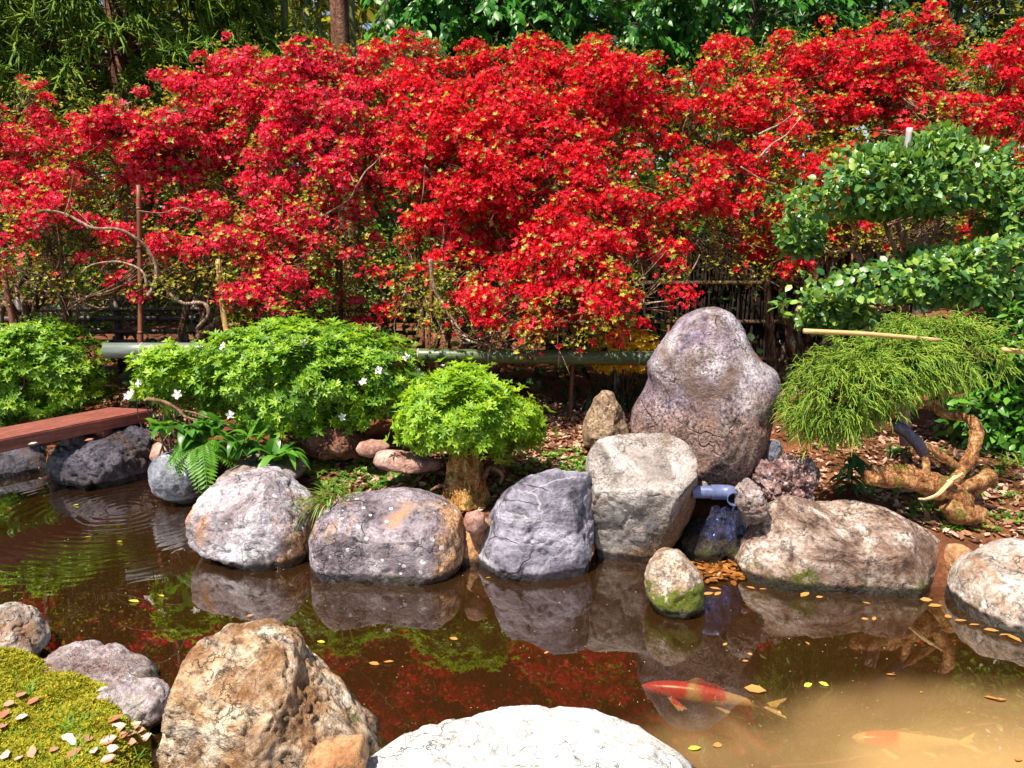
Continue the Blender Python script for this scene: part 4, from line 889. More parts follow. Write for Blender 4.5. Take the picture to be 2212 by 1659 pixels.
for (x, y, n) in ((170, 1570, 60), (200, 1620, 40), (60, 1500, 30), (120, 1660, 30), (20, 1470, 20)):
    p = on_ground(x, y)
    for i in range(n):
        a = rng.uniform(0, 6.28); blade_strip(mb, p + np.array([rng.normal() * .035, rng.normal() * .03, 0]), unit(np.array([math.cos(a) * .6, math.sin(a) * .6, .8])), rng.uniform(.03, .08), .0014, .5, 5)
for (x, y, n) in ((90, 1540, 50), (250, 1560, 40), (30, 1600, 40), (280, 1640, 30)):
    p = on_ground(x, y)
    for i in range(n):
        a = rng.uniform(0, 6.28); blade_strip(mb, p + np.array([rng.normal() * .05, rng.normal() * .05, 0]), unit(np.array([math.cos(a) * .7, math.sin(a) * .7, .7])), rng.uniform(.02, .06), .0014, .5, 5)
tag(mb.build("grass", L_FERN), "thin bright green grass blades in the moss of the near bank", "grass", None, "stuff")

# fallen leaves on the near bank: each one a thing
def zo(zx, zy): return (.336 * zx, 1101.7 + .336 * zy)
fl = [(140, 1225, .06, "pink"), (65, 1285, .055, "pink"), (220, 1265, .05, "red"), (30, 1360, .05, "red"), (145, 1375, .05, "pale"), (20, 1430, .05, "pink"), (735, 1380, .06, "red"), (760, 1450, .065, "pink"), (830, 1490, .07, "pink"), (890, 1470, .065, "pink"), (950, 1440, .06, "pink"),
      (920, 1500, .065, "pink"), (830, 1540, .07, "pink"), (440, 1500, .05, "pale"), (470, 1530, .05, "pale"), (570, 1515, .05, "pink"), (350, 1580, .04, "pink"), (480, 1600, .055, "red"), (610, 1595, .05, "pale"), (725, 1590, .055, "pale"), (215, 1610, .055, "pink"), (45, 1625, .06, "pale"), (125, 1640, .04, "pale"), (665, 1185, .045, "pale"), (700, 1520, .06, "red"), (780, 1510, .06, "red"), (860, 1440, .06, "pink"), (700, 1640, .05, "red")]
FLM = {"pink": leaf_mat("pink_fallen_leaf", [(.40, .18, .12), (.48, .25, .18)], .1, .4, .5), "red": leaf_mat("red_fallen_leaf", [(.33, .10, .055), (.42, .15, .08)], .1, .4, .5), "pale": leaf_mat("pale_fallen_leaf", [(.40, .30, .26), (.50, .39, .35)], .1, .4, .5)}
FLL = {"pink": "pinkish dry leaf lying on the moss of the near bank", "red": "reddish brown dry leaf lying on the moss of the near bank", "pale": "pale, almost white dry leaf lying on the moss of the near bank"}
CURLW = (CURL[0] * np.array([1.25, 1, 1]), CURL[1])
for i, (zx, zy, L, kd) in enumerate(fl):
    L *= .82
    p = on_ground(*zo(zx, zy)) + Z * .016; mb = MB(); a = rng.uniform(0, 6.28) if zx < 650 else rng.normal() * .5 + .2
    d = np.array([[math.cos(a), math.sin(a), .12]]); inst(mb, CURLW, np.array([p - d[0] * L / 2]), np.array([[rng.normal() * .3, -.3 + rng.normal() * .2, 1]]), L, d)
    tag(mb.build("fallen_leaf", FLM[kd], loc=tuple(p)), FLL[kd], "leaf", kd + " fallen leaves on the moss")
# ================================================================== PLANK, BAMBOO, PIPE, CASCADE, KOI
def plank():
    zt = .38; a, b = at_z(239, 879, zt), at_z(331, 884, zt); c, d = at_z(0, 949.5, zt), at_z(0, 916, zt)
    dirv = unit((c - b)); wd = b - a
    e1, e2 = b + dirv * 2.2, a + dirv * 2.2
    r = thing("plank_bridge", (a + b) / 2, "red-brown wooden plank bridge reaching in from the left edge onto the dark rock", "plank")
    t = NT("red_plank_wood"); tc = t.n("TexCoord"); mp = t.n("Mapping", Vector=tc.outputs["Object"]); mp.inputs["Rotation"].default_value = (0, 0, -math.atan2(dirv[1], dirv[0])); 
    mp2 = t.n("Mapping", Vector=mp.outputs[0]); mp2.inputs["Scale"].default_value = (1.2, 16, 16)
    n1 = t.noise(mp2.outputs[0], 3.2, 8, .65, .4); n2 = t.noise(tc.outputs["Object"], 26, 6, .7)
    col = t.ramp(n1, [(.3, (.10, .026, .018)), (.5, (.20, .058, .042)), (.7, (.30, .10, .075))]); col = t.mix(1.0, col, t.ramp(n2, [(.3, .7), (.7, 1.3)]), 'MULTIPLY')
    col = t.mix(t.ramp(n2, [(.70, 0.0), (.74, .8)]), col, (.5, .36, .33))
    bp = t.n("Bump", Strength=.5, Distance=.006, Height=t.math('ADD', n1, t.math('MULTIPLY', n2, .5)))
    pr = t.n("BsdfPrincipled", Base_Color=col, Roughness=.55, Normal=bp.outputs[0]); m = t.surf(pr.outputs[0])
    bm = bmesh.new(); o_ = np.array(r.location); th = np.array([0, 0, -.078])
    vs = [bm.verts.new(p - o_) for p in (a, b, e1, e2, a + th, b + th, e1 + th, e2 + th)]
    for f in ((0, 1, 2, 3), (7, 6, 5, 4), (0, 4, 5, 1), (1, 5, 6, 2), (2, 6, 7, 3), (3, 7, 4, 0)): bm.faces.new([vs[i] for i in f])
    bmesh.ops.recalc_face_normals(bm, faces=bm.faces[:]); bmesh.ops.bevel(bm, geom=bm.edges[:], offset=.007, segments=2, affect='EDGES')
    me = bpy.data.meshes.new("board"); bm.to_mesh(me); bm.free(); me.materials.append(m); o = bpy.data.objects.new("board", me); COL.objects.link(o); o.parent = r
    mb = MB()
    for q in (.30, 1.55):
        k = (a + b) / 2 + dirv * q; V, F = box((-.15, -.04, -.06), (.15, .04, 0)); an = math.atan2(wd[1], wd[0]); ca, sa = math.cos(an), math.sin(an)
        V = np.stack([V[:, 0] * ca - V[:, 1] * sa, V[:, 0] * sa + V[:, 1] * ca, V[:, 2]], 1) + k + [0, 0, -.081]
        mb = MB(); mb.add(V, F); mb.build("batten", m, r, False)
    return r
plank()
for x, y, mt, lab in ((182, 952, "red", "curled brown leaf lying on the red plank"), (60, 960, "pale", "pale dry leaf lying on the red plank near the left edge")):
    p = at_z(x, y, .385); mb = MB(); inst(mb, CURLW, np.array([p]), np.array([[0, -.2, 1]]), .05, np.array([[1, .3, .05]])); tag(mb.build("fallen_leaf", FLM[mt], loc=tuple(p)), lab, "leaf")

def bamboo_mat(name, c1, c2, fleck=(.55, .55, .50)):
    t = NT(name); tc = t.n("TexCoord"); mp = t.n("Mapping", Vector=tc.outputs["Object"]); mp.inputs["Scale"].default_value = (.6, 6, 6)
    n1 = t.noise(mp.outputs[0], 7, 6, .6); col = t.ramp(n1, [(.3, c1), (.7, c2)]); nf = t.noise(mp.outputs[0], 30, 5, .75)
    col = t.mix(t.ramp(nf, [(.64, 0.0), (.68, .8)]), col, fleck); n3 = t.noise(tc.outputs["Object"], 40, 3)
    col = t.mix(t.ramp(n3, [(.66, 0.0), (.72, .6)]), col, (.02, .015, .01))
    pr = t.n("BsdfPrincipled", Base_Color=col, Roughness=.42); return t.surf(pr.outputs[0])
def rail(label, pts, Ys, ra, mat, nodes):
    P = np.array([at(x, y, yy) for (x, y), yy in zip(pts, Ys)]); r = thing("bamboo_rail", P[0], label, "bamboo rail")
    A, B = P[0], P[-1]; d = unit(B - A); L = np.linalg.norm(B - A); mb = MB()
    ts = [0.0]; rs = [ra]; 
    for n_ in nodes: ts += [n_ - .012 / L, n_, n_ + .012 / L]; rs += [ra, ra * .965, ra * 1.01]
    ts.append(1.0); rs.append(ra)
    V, F = tube(np.array([A + (B - A) * t for t in ts]), rs, 24, 0, 0); mb.add(V, F); mb.build("culm", mat, r)
    nm = plain_mat("node_scar", (.20, .16, .15), (.42, .36, .36), 40, .7, .2)
    for n_ in nodes:
        p = A + (B - A) * n_; nb = MB(); V, F = tube(np.array([p - d * .006, p - d * .002, p + d * .003]), [ra * 1.0, ra * 1.045, ra * 1.0], 24, 0, 0, cap=False); nb.add(V, F); nb.build("node_ring", nm, r)
    return r
rail("thick blue-grey weathered bamboo rail behind the small lime-green azalea", ((228, 757), (480, 757)), (5.0, 5.0), .051, bamboo_mat("grey_bamboo", (.075, .095, .085), (.16, .19, .17)), (.32, .62, .92))
rail("thick green bamboo rail running behind the mushroom-shaped azalea to the tall boulder", ((760, 766), (1480, 775)), (5.0, 5.0), .046, bamboo_mat("green_bamboo", (.035, .060, .022), (.095, .135, .05)), (.2, .41, .62, .86))

M_ST_BROWN = plain_mat("brown_bamboo", (.10, .03, .015), (.24, .09, .045), 25, .5, .2, (1, 1, .15)); M_ST_TAN = plain_mat("tan_bamboo_pole", (.27, .16, .05), (.45, .30, .10), 25, .5, .2, (1, 1, .15)); M_ST_GREY = plain_mat("grey_bamboo_pole", (.20, .19, .20), (.36, .34, .34), 25, .6, .2, (1, 1, .15))
stick("bamboo_stake", ((304, 760), (303, 600), (299, 400)), (.019, .015), M_ST_BROWN, "reddish brown upright bamboo stake rising behind the blue-grey rail", "stake", (5.3, 5.35, 5.4), 4)
stick("bamboo_stake", ((494, 740), (482, 670), (470, 560)), (.020, .016), M_ST_TAN, "tan bamboo stake leaning left above the largest clipped azalea", "stake", (5.0, 5.05, 5.1), 3)
stick("bamboo_stake", ((33, 735), (20, 660), (8, 580)), (.018, .015), M_ST_BROWN, "leaning brown stake above the clipped azalea at the left edge", "stake", (5.2, 5.25, 5.3), 3)
stick("bamboo_stake", ((1231, 915), (1236, 800), (1243, 690)), (.013, .012), M_ST_BROWN, "thin brown bamboo stake crossing the green rail left of the grey one", "stake", (5.1, 5.1, 5.1), 4)
stick("bamboo_stake", ((1331, 880), (1336, 720), (1346, 560)), (.021, .017), M_ST_GREY, "grey bamboo stake crossing the green rail, behind the pyramid-shaped stone", "stake", (5.35, 5.35, 5.4), 5)
stick("bamboo_stake", ((928, 790), (930, 680), (933, 590)), (.017, .014), M_ST_BROWN, "dark brown stake among the red azalea branches above the middle of the green rail", "stake", (5.3, 5.3, 5.35), 3)
stick("wooden_post", ((733, 760), (733, 660), (732, 560)), (.030, .028), M_TWIGD, "dark wooden post in the shade above the largest clipped azalea", "post", (5.6, 5.6, 5.6), 0)

def fence():
    Y = 6.4; b = at(300, 720, Y); r = thing("bamboo_fence", (b[0], Y, gzf(b[0], Y)), "low dark bamboo fence in the shade behind the left red azaleas", "fence")
    m = plain_mat("dark_fence_bamboo", (.02, .014, .013), (.07, .045, .045), 20, .5, .2, (.2, 1, 1))
    for y in (668, 688, 716, 738):
        mb = MB(); V, F = tube([at(-200, y + 4, Y), at(300, y, Y), at(900, y + 3, Y)], .020 if y != 688 else .027, 12, 4, .03); mb.add(V, F); mb.build("rail", m, r)
    for x in (40, 250, 420, 640, 830):
        p = at(x, 650, Y + .05); mb = MB(); V, F = tube([[p[0], p[1], gzf(p[0], p[1]) - .05], p + [0, 0, .05]], .035, 12, 2, .03); mb.add(V, F); mb.build("post", m, r)
fence()
def brush_fence():
    Y = 7.0; b = at(1600, 720, Y); r = thing("brushwood_fence", (b[0], Y, gzf(b[0], Y)), "dark brushwood screen fence in the deep shade behind the tall boulder", "fence")
    mb = MB(); 
    for i in range(420):
        x = rng.uniform(1180, 1960); p = at(x, 700, Y + rng.normal() * .03); z0 = gzf(p[0], p[1]) - .05; h = rng.uniform(.85, 1.1)
        V, F = tube([[p[0], p[1], z0], [p[0] + rng.normal() * .03, p[1], z0 + h]], rng.uniform(.008, .016), 5, 0, 0, cap=False); mb.add(V, F)
    mb.build("panel", plain_mat("brushwood", (.008, .005, .004), (.03, .019, .013), 20, .9, .3, (1, 1, .1)), r)
    for z in (.25, .6):
        a, b2 = at(1170, 700, Y - .07), at(1970, 700, Y - .07); mb = MB(); V, F = tube([[a[0], a[1], .5 + z], [b2[0], b2[1], .5 + z]], .022, 10, 0); mb.add(V, F); mb.build("rail", M_TWIGD, r)
brush_fence()

def pipe():
    Y = 3.45; r = thing("drain_pipe", at(1545, 1062, Y), "blue-grey plastic pipe with an elbow pointing at the viewer, between the rocks over the cascade", "pipe")
    t = NT("grey_pvc"); pr = t.n("BsdfPrincipled", Roughness=.33); tc = t.n("TexCoord"); n1 = t.noise(tc.outputs["Object"], 30, 5, .7)
    t.put(pr, "Base Color", t.ramp(n1, [(.35, (.07, .085, .17)), (.65, (.12, .145, .28))])); m = t.surf(pr.outputs[0])
    s = Y / FOC
    def hollow(P, ra, name, th=.004, sides=24, sm=5):
        mb = MB(); P = np.array(P); V, F = tube(P, ra, sides, sm, 0, cap=False); mb.add(V, F); V2, F2 = tube(P, np.array(ra) - th, sides, sm, 0, cap=False); mb.add(V2, [f[:, ::-1] for f in F2])
        n = len(V); e = (n // sides - 1) * sides; j = np.arange(sides); k = (j + 1) % sides; mb.add(np.concatenate([V[e:], V2[e:]]), np.stack([j, k, sides + k, sides + j], 1)); return mb.build(name, m, r)
    hollow([at(1496, 1062, Y + .02), at(1550, 1063, Y)], [15 * s, 15 * s], "straight_pipe", sm=0)
    p = [at(1535, 1063, Y), at(1560, 1063, Y), at(1578, 1065, Y - .015), at(1586, 1072, Y - .05), at(1587, 1079, Y - .085)]
    hollow(p, [17 * s, 17 * s, 17 * s, 16.5 * s, 16.5 * s], "elbow")
pipe()
def water_sheet_mat():
    t = NT("running_water"); tc = t.n("TexCoord"); mp = t.n("Mapping", Vector=tc.outputs["Object"]); mp.inputs["Scale"].default_value = (1, 1, .3)
    n1 = t.noise(mp.outputs[0], 60, 5, .6, 1.2); bp = t.n("Bump", Strength=1.0, Distance=.02, Height=n1)
    gl = t.n("BsdfGlossy", Roughness=.12, Normal=bp.outputs[0]); gl.inputs["Color"].default_value = (.45, .55, 1, 1); tr = t.n("BsdfTransparent"); tr.inputs["Color"].default_value = (.6, .65, .85, 1)  # gloss tinted blue to imitate glints of reflected sky
    mx = t.n("MixShader"); t.put(mx, 0, t.ramp(n1, [(.4, .25), (.62, .75)])); t.put(mx, 1, tr.outputs[0]); t.put(mx, 2, gl.outputs[0]); return t.surf(mx.outputs[0])
M_RUN = water_sheet_mat()
def cascade(label, top, bot, wt, wb_, Yt, Yb, n=16):
    a = at(*top, Yt); b = at_z(bot[0], bot[1], .0); r = thing("cascade", (b[0], b[1], 0), label, "waterfall"); mb = MB(); u = np.linspace(-1, 1, 26); V = []
    for i in range(n):
        t = i / (n - 1); p = a + (b - a) * np.array([t, t ** .55, t ** 1.3]); wdt = wt + (wb_ - wt) * t
        for q in u: V.append(p + [q * wdt, -.03 * (1 - q * q) + .012 * math.sin(q * 9 + t * 3), .012 * math.sin(q * 13 + 1)])
    V = np.array(V); V += np.stack([fbm(V * 16, 3, 5), fbm(V * 16, 3, 6), fbm(V * 20, 3, 7)], 1) * .008
    i = (np.arange(n - 1)[:, None] * 26 + np.arange(25)[None]).ravel(); mb.add(V, np.stack([i, i + 26, i + 27, i + 1], 1)); mb.build("sheet", M_RUN, r)
    return r
cascade("small cascade with painted sky-blue glints falling over the wet black rock below the grey pipe", (1582, 1095), (1556, 1205), .07, .13, 3.36, 3.2)
cascade("thin trickle of water falling between the blue-grey stone and the flat slab", (462, 1003), (450, 1052), .022, .05, 4.25, 4.1)

# ------------------------------------------------------------------ koi
def koi(label, head, tail, L_w, z, red, seed, bend=.03, roll=0.):
    A, B = at_z(*head, z), at_z(*tail, z); d = unit(B - A); L = np.linalg.norm(B - A); S = unit(np.cross(Z, d)); mb = MB()
    t = np.array([0, .03, .08, .16, .26, .38, .50, .62, .74, .82, .88]); wr = np.array([.012, .035, .052, .068, .078, .080, .072, .056, .038, .027, .020]) * L_w; hr = wr * np.array([1, 1, 1, 1.05, 1.1, 1.15, 1.15, 1.15, 1.2, 1.3, 1.5])
    tt = np.linspace(0, .88, 40); w2, h2 = np.interp(tt, t, wr), np.interp(tt, t, hr); sd = 20; an = np.linspace(0, 2 * math.pi, sd, endpoint=False)
    ctr = lambda q: A + d * q * L + S * bend * np.sin(q * 4.2) * L
    V = np.concatenate([ctr(q) + L * (np.cos(an)[:, None] * S * a + np.sin(an)[:, None] * Z * b) for q, a, b in zip(tt, w2, h2)])
    i = np.arange(39)[:, None] * sd; j = np.arange(sd)[None]; k = (j + 1) % sd; F = np.stack([i + j, i + k, i + sd + k, i + sd + j], -1).reshape(-1, 4)
    cap0 = np.arange(sd)[None, ::-1]; mb.add(V, [F]); mb.add(np.concatenate([V[:sd], ctr(-.012)[None]]), np.stack([np.arange(sd), np.full(sd, sd), (np.arange(sd) + 1) % sd], 1))
    def fin(P, n=7):
        """a thin tapering fin: root line to tip line"""
        a, b, c_, e = [np.array(x) for x in P]; g = []
        for u in np.linspace(0, 1, n):
            for v in np.linspace(0, 1, n): g.append((a * (1 - v) + b * v) * (1 - u) + (c_ * (1 - v) + e * v) * u + Z * .004 * math.sin(v * 12) * u)
        g = np.array(g); q = (np.arange(n - 1)[:, None] * n + np.arange(n - 1)[None]).ravel(); mb.add(np.concatenate([g, g - Z * .002]), np.concatenate([np.stack([q, q + n, q + n + 1, q + 1], 1), np.stack([q, q + 1, q + n + 1, q + n], 1) + n * n]))
    c = ctr(.88); tilt = Z * .3
    fin([c + S * .012 * L, c, c + (d * .20 + S * .095) * L + Z * .02, c + (d * .11 + S * .01) * L]); fin([c - S * .012 * L, c, c + (d * .18 - S * .085) * L - Z * .01, c + (d * .11 - S * .01) * L])
    for sg in (1, -1):
        c = ctr(.2) + S * sg * .06 * L - Z * .03 * L; fin([c, c + d * .05 * L, c + (d * .09 + S * sg * .12) * L - Z * .02 * L, c + (d * .15 + S * sg * .07) * L - Z * .02 * L])
        c = ctr(.55) + S * sg * .05 * L - Z * .05 * L; fin([c, c + d * .04 * L, c + (d * .09 + S * sg * .06) * L, c + (d * .12 + S * sg * .03) * L])
    c = ctr(.32) + Z * .085 * L; fin([c, c + d * .26 * L - Z * .03 * L, c + d * .08 * L + Z * .05 * L, c + d * .30 * L])
    t_ = NT("koi_skin"); tc = t_.n("TexCoord"); mp = t_.n("Mapping", Vector=tc.outputs["Object"]); mp.inputs["Rotation"].default_value = (0, 0, -math.atan2(d[1], d[0]))
    sx = t_.n("SeparateXYZ", Vector=mp.outputs[0]); n1 = t_.noise(mp.outputs[0], 9.0, 4, .6); q = t_.math('ADD', t_.math('DIVIDE', sx.outputs[0], L), t_.math('MULTIPLY', t_.math('SUBTRACT', n1, .5), .22))
    m = t_.ramp(q, red); side = t_.math('GREATER_THAN', t_.math('ADD', sx.outputs[2], t_.math('MULTIPLY', t_.math('SUBTRACT', n1, .5), .12)), -.012)
    col = t_.mix(t_.math('MULTIPLY', m, side), (.78, .55, .26), (.80, .050, .035)); vo = t_.n("TexVoronoi", Vector=mp.outputs[0], Scale=120.0)
    col = t_.mix(1.0, col, t_.ramp(vo.outputs["Distance"], [(0.0, 1.05), (.7, .8)]), 'MULTIPLY')
    pr = t_.n("BsdfPrincipled", Base_Color=col, Roughness=.3); tag(mb.build("koi", t_.surf(pr.outputs[0]), loc=tuple(A)), label, "fish")
koi("orange-red koi carp swimming just under the water in front of the boulder's reflection", (1388, 1482), (1680, 1528), 0.88, -.065, [(0.0, 1.0), (.36, 1.0), (.40, .0), (.44, .0), (.47, 1.0), (.60, .9), (.64, 0.0), (1.0, 0.0)], 1, .012)
koi("pale yellow koi carp with one red saddle patch, in the cloudy sunlit water", (1842, 1594), (2100, 1608), 1.05, -.05, [(0.0, 0.0), (.07, 0.0), (.10, 1.0), (.36, 1.0), (.40, 0.0), (1.0, 0.0)], 2, -.02)

# ------------------------------------------------------------------ leaves afloat
fo = [(620, 1219, .05), (740, 1238, .035), (910, 1234, .04), (966, 1226, .045), (1055, 1248, .04), (1205, 1242, .045), (1228, 1237, .035), (693, 1387, .06), (980, 1380, .05), (808, 1434, .06), (840, 1430, .06), (995, 1580, .06), (1630, 1490, .11), (1868, 1337, .04), (1888, 1337, .045), (1566, 1392, .035), (1620, 1413, .03), (1610, 1428, .035), (1925, 1458, .06), (2140, 1508, .07), (2162, 1512, .065),
      (1622, 1270, .06), (1648, 1273, .05), (1738, 1285, .08), (1770, 1290, .045), (1872, 1303, .05), (2000, 1296, .07), (2020, 1309, .08), (2048, 1332, .06), (2075, 1341, .07), (2105, 1350, .06), (2140, 1362, .08), (2172, 1372, .07), (2192, 1380, .09), (1530, 1283, .07), (1545, 1272, .08), (1550, 1283, .06), (190, 1160, .05), (365, 1051, .05), (255, 1037, .05), (20, 1098, .04), (164, 1091, .05), (60, 1016, .05), (348, 1287, .06), (289, 1299, .07), (258, 1170, .05), (1745, 1480, .05), (1780, 1478, .05), (1745, 1390, .03), (1550, 1610, .05), (1500, 1617, .06), (2200, 1640, .05), (1990, 1495, .02), (540, 1330, .04), (1180, 1410, .03)]
yel = {(289, 1299), (348, 1287), (693, 1387), (164, 1091), (258, 1170), (1745, 1480), (1780, 1478), (1500, 1617)}
for i, (x, y, L) in enumerate(fo):
    p = at_z(x, y, .004); mb = MB(); a = rng.normal() * .5 + (math.pi if rng.uniform() < .5 else 0); d = np.array([[math.cos(a), math.sin(a) * .8, .05]])
    T = (CURL[0] * np.array([1.15, 1, .7]), CURL[1]); L *= .68; inst(mb, T, np.array([p - d[0] * L / 2]), np.array([[rng.normal() * .2, rng.normal() * .2, 1]]), L, d); y_ = (x, y) in yel
    if L >= .10: lab, grp = "long pale curled leaf floating near the tail of the orange-red koi", None
    elif x < 500 and not y_: lab, grp = "brown dry leaf afloat on the rippled left part of the pond", "brown leaves afloat on the left"
    elif x < 700 and y_: lab, grp = "small yellow-green leaf afloat in the left half of the pond", "yellow-green leaves afloat on the left"
    elif y_: lab, grp = "small yellow-green leaf afloat in the right half of the pond", "yellow-green leaves afloat on the right"
    elif x < 1300: lab, grp = "orange-brown dry leaf afloat in the middle of the pond, left of the mossy stone", "orange leaves afloat in the middle"
    else: lab, grp = "orange-brown dry leaf afloat on the right part of the pond", "orange leaves afloat on the right"
    tag(mb.build("floating_leaf", L_YELLOW if y_ else L_FLOAT, loc=tuple(p)), lab, "leaf", grp)
mb = MB(); n = 500; px, py = rng.uniform(-50, 2260, n), rng.uniform(1060, 1700, n); P = at_z(px, py, np.full(n, .0015)); P = P[pond_dist(P[:, 0], P[:, 1]) < -.03]
inst(mb, (LEAF4[0] * np.array([2, 1, .2]), LEAF4[1]), P, np.repeat(Z[None], len(P), 0), rng.uniform(.002, .007, len(P)) * P[:, 1] / 3, unit(rng.normal(size=P.shape) * np.array([1, 1, 0.01])))
tag(mb.build("floating_dust", leaf_mat("pollen_dust", [(.30, .22, .10), (.5, .42, .28)], .1)), "pale specks of pollen and dust on the pond surface", None, None, "stuff")
mb = MB(); n = 260; px, py = rng.uniform(1500, 1600, n), rng.uniform(1198, 1258, n); P = at_z(px, py, np.full(n, .0)) + np.stack([np.zeros(n), np.zeros(n), rng.uniform(.003, .012, n)], 1)
inst(mb, CURL, P, unit(Z + rng.normal(size=P.shape) * .2), .055 * rng.uniform(.5, 1.1, n), unit(rng.normal(size=P.shape) * np.array([1, 1, .1])))
tag(mb.build("floating_leaves", leaf_mat("soaked_leaf", [(.12, .04, .012), (.25, .09, .02), (.38, .17, .03)], .1, .3, .6)), "raft of soaked orange-brown leaves under the cascade, between the mossy stone and the angular rock", None, None, "stuff")
# ================================================================== RED AZALEAS
F_PINKRED = leaf_mat("crimson_blossom", [(.28, .003, .014), (.52, .006, .032), (.70, .012, .062), (.80, .022, .095), (.84, .06, .15), (.88, .15, .25)], .45, .5, .25, 1.25)
F_RED = leaf_mat("scarlet_blossom", [(.28, .003, .008), (.52, .005, .016), (.70, .008, .028), (.80, .014, .042), (.86, .03, .065), (.88, .10, .14)], .45, .5, .25, 1.25)
L_OLIVE = leaf_mat("young_azalea_leaf", [(.09, .11, .012), (.19, .22, .015), (.30, .31, .02), (.42, .37, .03), (.22, .10, .02)], .35)
M_AZ = bark_mat("azalea_bark", [(.045, .022, .014), (.14, .075, .045), (.36, .25, .17)], 35)
D_RED = ["0000353361261525378948", "6125899998899965789869", "6788889999999997768749", "7777678689998567545003", "4345666359999768322002", "2233456428987433431112", "1111156334655433211111", "0000001110123210000000"]
D_RED = np.array([[int(c) for c in r_] for r_ in D_RED], float)
def dens(px, py):
    x = np.clip(np.asarray(px) / 100 - .5, 0, 20.99); y = np.clip(np.asarray(py) / 100 - .5, 0, 6.99); i, j = x.astype(int), y.astype(int); fx, fy = x - i, y - j
    return (D_RED[j, i] * (1 - fx) * (1 - fy) + D_RED[j, i + 1] * fx * (1 - fy) + D_RED[j + 1, i] * (1 - fx) * fy + D_RED[j + 1, i + 1] * fx * fy) / 9
SKYL = np.array([(-120, 195), (0, 190), (40, 165), (60, 148), (98, 148), (112, 225), (150, 250), (200, 212), (240, 190), (290, 205), (312, 165), (360, 132), (430, 105), (465, 65), (500, 55), (535, 62), (560, 85), (620, 85), (690, 82), (705, 68), (735, 75), (760, 112), (800, 68), (830, 50), (890, 58), (930, 66), (942, 118), (990, 104), (1015, 76), (1062, 92), (1100, 90), (1148, 44), (1192, 60), (1200, 112), (1250, 98), (1290, 62), (1325, 80), (1390, 78), (1422, 98), (1440, 125), (1490, 175), (1520, 215),
                 (1526, 60), (1545, 45), (1580, 60), (1612, 72), (1650, 82), (1680, 52), (1740, 50), (1790, 30), (1850, 48), (1900, 30), (1950, 8), (2000, -2), (2040, 8), (2058, 40), (2078, 72), (2120, 60), (2150, 50), (2180, 40), (2212, 25), (2330, 20)], float)
def lower(px):      # how far down the bloom and foliage hang
    return np.interp(px, [-120, 0, 300, 480, 520, 800, 880, 1000, 1240, 1390, 1420, 1560, 1600, 1700, 1760, 2212, 2330], [640, 640, 640, 660, 700, 720, 690, 730, 770, 680, 640, 650, 640, 620, 560, 520, 520])
def ysurf(px, py, k):
    """depth of the front of each bush: it leans back towards its top and bulges in the middle"""
    c, hw = [(120, 330), (520, 380), (1180, 430), (1900, 420)][k]; b = np.clip(1 - ((px - c) / hw) ** 2, 0, 1) ** .5
    v = np.clip((py - 80) / 620, 0, 1)
    return [6.0, 6.05, 5.95, 6.15][k] - .55 * b - [.35, .45, .75, .45][k] * v + .35 * (1 - v) + .28 * vnoise(np.stack([px / 120, py / 130, px * 0 + k * 7], -1), 9)
def which(px, py):
    j = vnoise(np.stack([px / 90, py / 90, px * 0], -1), 31) * 45
    return np.where(px + j * (py > 260) > 1560 - np.clip(py - 400, 0, 200) * -.3, 3, np.where(px + j > 835, 2, np.where(px + j > 300 + .2 * (py - 300), 1, 0))).astype(int)
TREES = [("red azalea at the left edge, its crimson bloom mixed with many yellow-green leaves", (40, 735), F_PINKRED), ("crimson azalea left of centre with bare pale limbs showing below", (420, 735), F_PINKRED),
         ("biggest, densest red azalea in the middle, hanging down over the green bamboo rail", (1000, 760), F_RED), ("scarlet azalea on the right behind the camellia, reaching the top of the picture", (1740, 720), F_RED)]
N0 = 4500
cx = rng.uniform(-120, 2320, N0); cy = rng.uniform(-20, 790, N0)
lim = np.interp(cx, SKYL[:, 0], SKYL[:, 1]); ok = (cy > lim + rng.uniform(10, 24, N0)) & (cy < lower(cx) + rng.normal(size=N0) * 18); cx, cy = cx[ok], cy[ok]
dn = dens(cx, cy); kk = which(cx, cy)
edge = cy < np.interp(cx, SKYL[:, 0], SKYL[:, 1]) + 60
dn = np.where(edge, np.maximum(dn, .72), dn)
clus = .5 + .75 * vnoise(np.stack([cx / 42, cy / 34, cx * 0], -1), 5)
isred = (dn ** 1.25 + (clus - .5) * .55 * (dn < .85)) > rng.uniform(.08, .92, len(cx))
hol = np.zeros(len(cx))
for hx, hy, hw, hh in ((1480, 305, 85, 42), (800, 470, 68, 85), (1690, 345, 70, 60), (1660, 480, 60, 90), (900, 640, 75, 60), (1490, 610, 85, 55), (110, 560, 130, 60), (360, 590, 90, 70), (700, 600, 40, 60), (1000, 560, 45, 35), (560, 470, 50, 35), (1380, 560, 60, 40), (240, 400, 60, 30), (1850, 300, 70, 40)):
    hol = np.maximum(hol, np.exp(-(((cx - hx) / hw) ** 2 + ((cy - hy) / hh) ** 2) * 1.2))
gone = rng.uniform(size=len(cx)) < hol * .85
isred &= ~gone
lf = np.zeros(len(cx))      # places where young leaves outnumber the bloom
for hx, hy, hw, hh in ((40, 210, 60, 40), (120, 330, 60, 40), (390, 470, 60, 30), (350, 230, 40, 25), (2090, 190, 90, 50), (2030, 270, 80, 40), (1780, 60, 60, 25), (1940, 60, 40, 25), (1600, 490, 40, 50), (700, 620, 50, 40), (1230, 690, 60, 40), (1560, 600, 70, 40), (60, 300, 40, 40), (560, 200, 30, 25)):
    lf = np.maximum(lf, np.exp(-(((cx - hx) / hw) ** 2 + ((cy - hy) / hh) ** 2)))
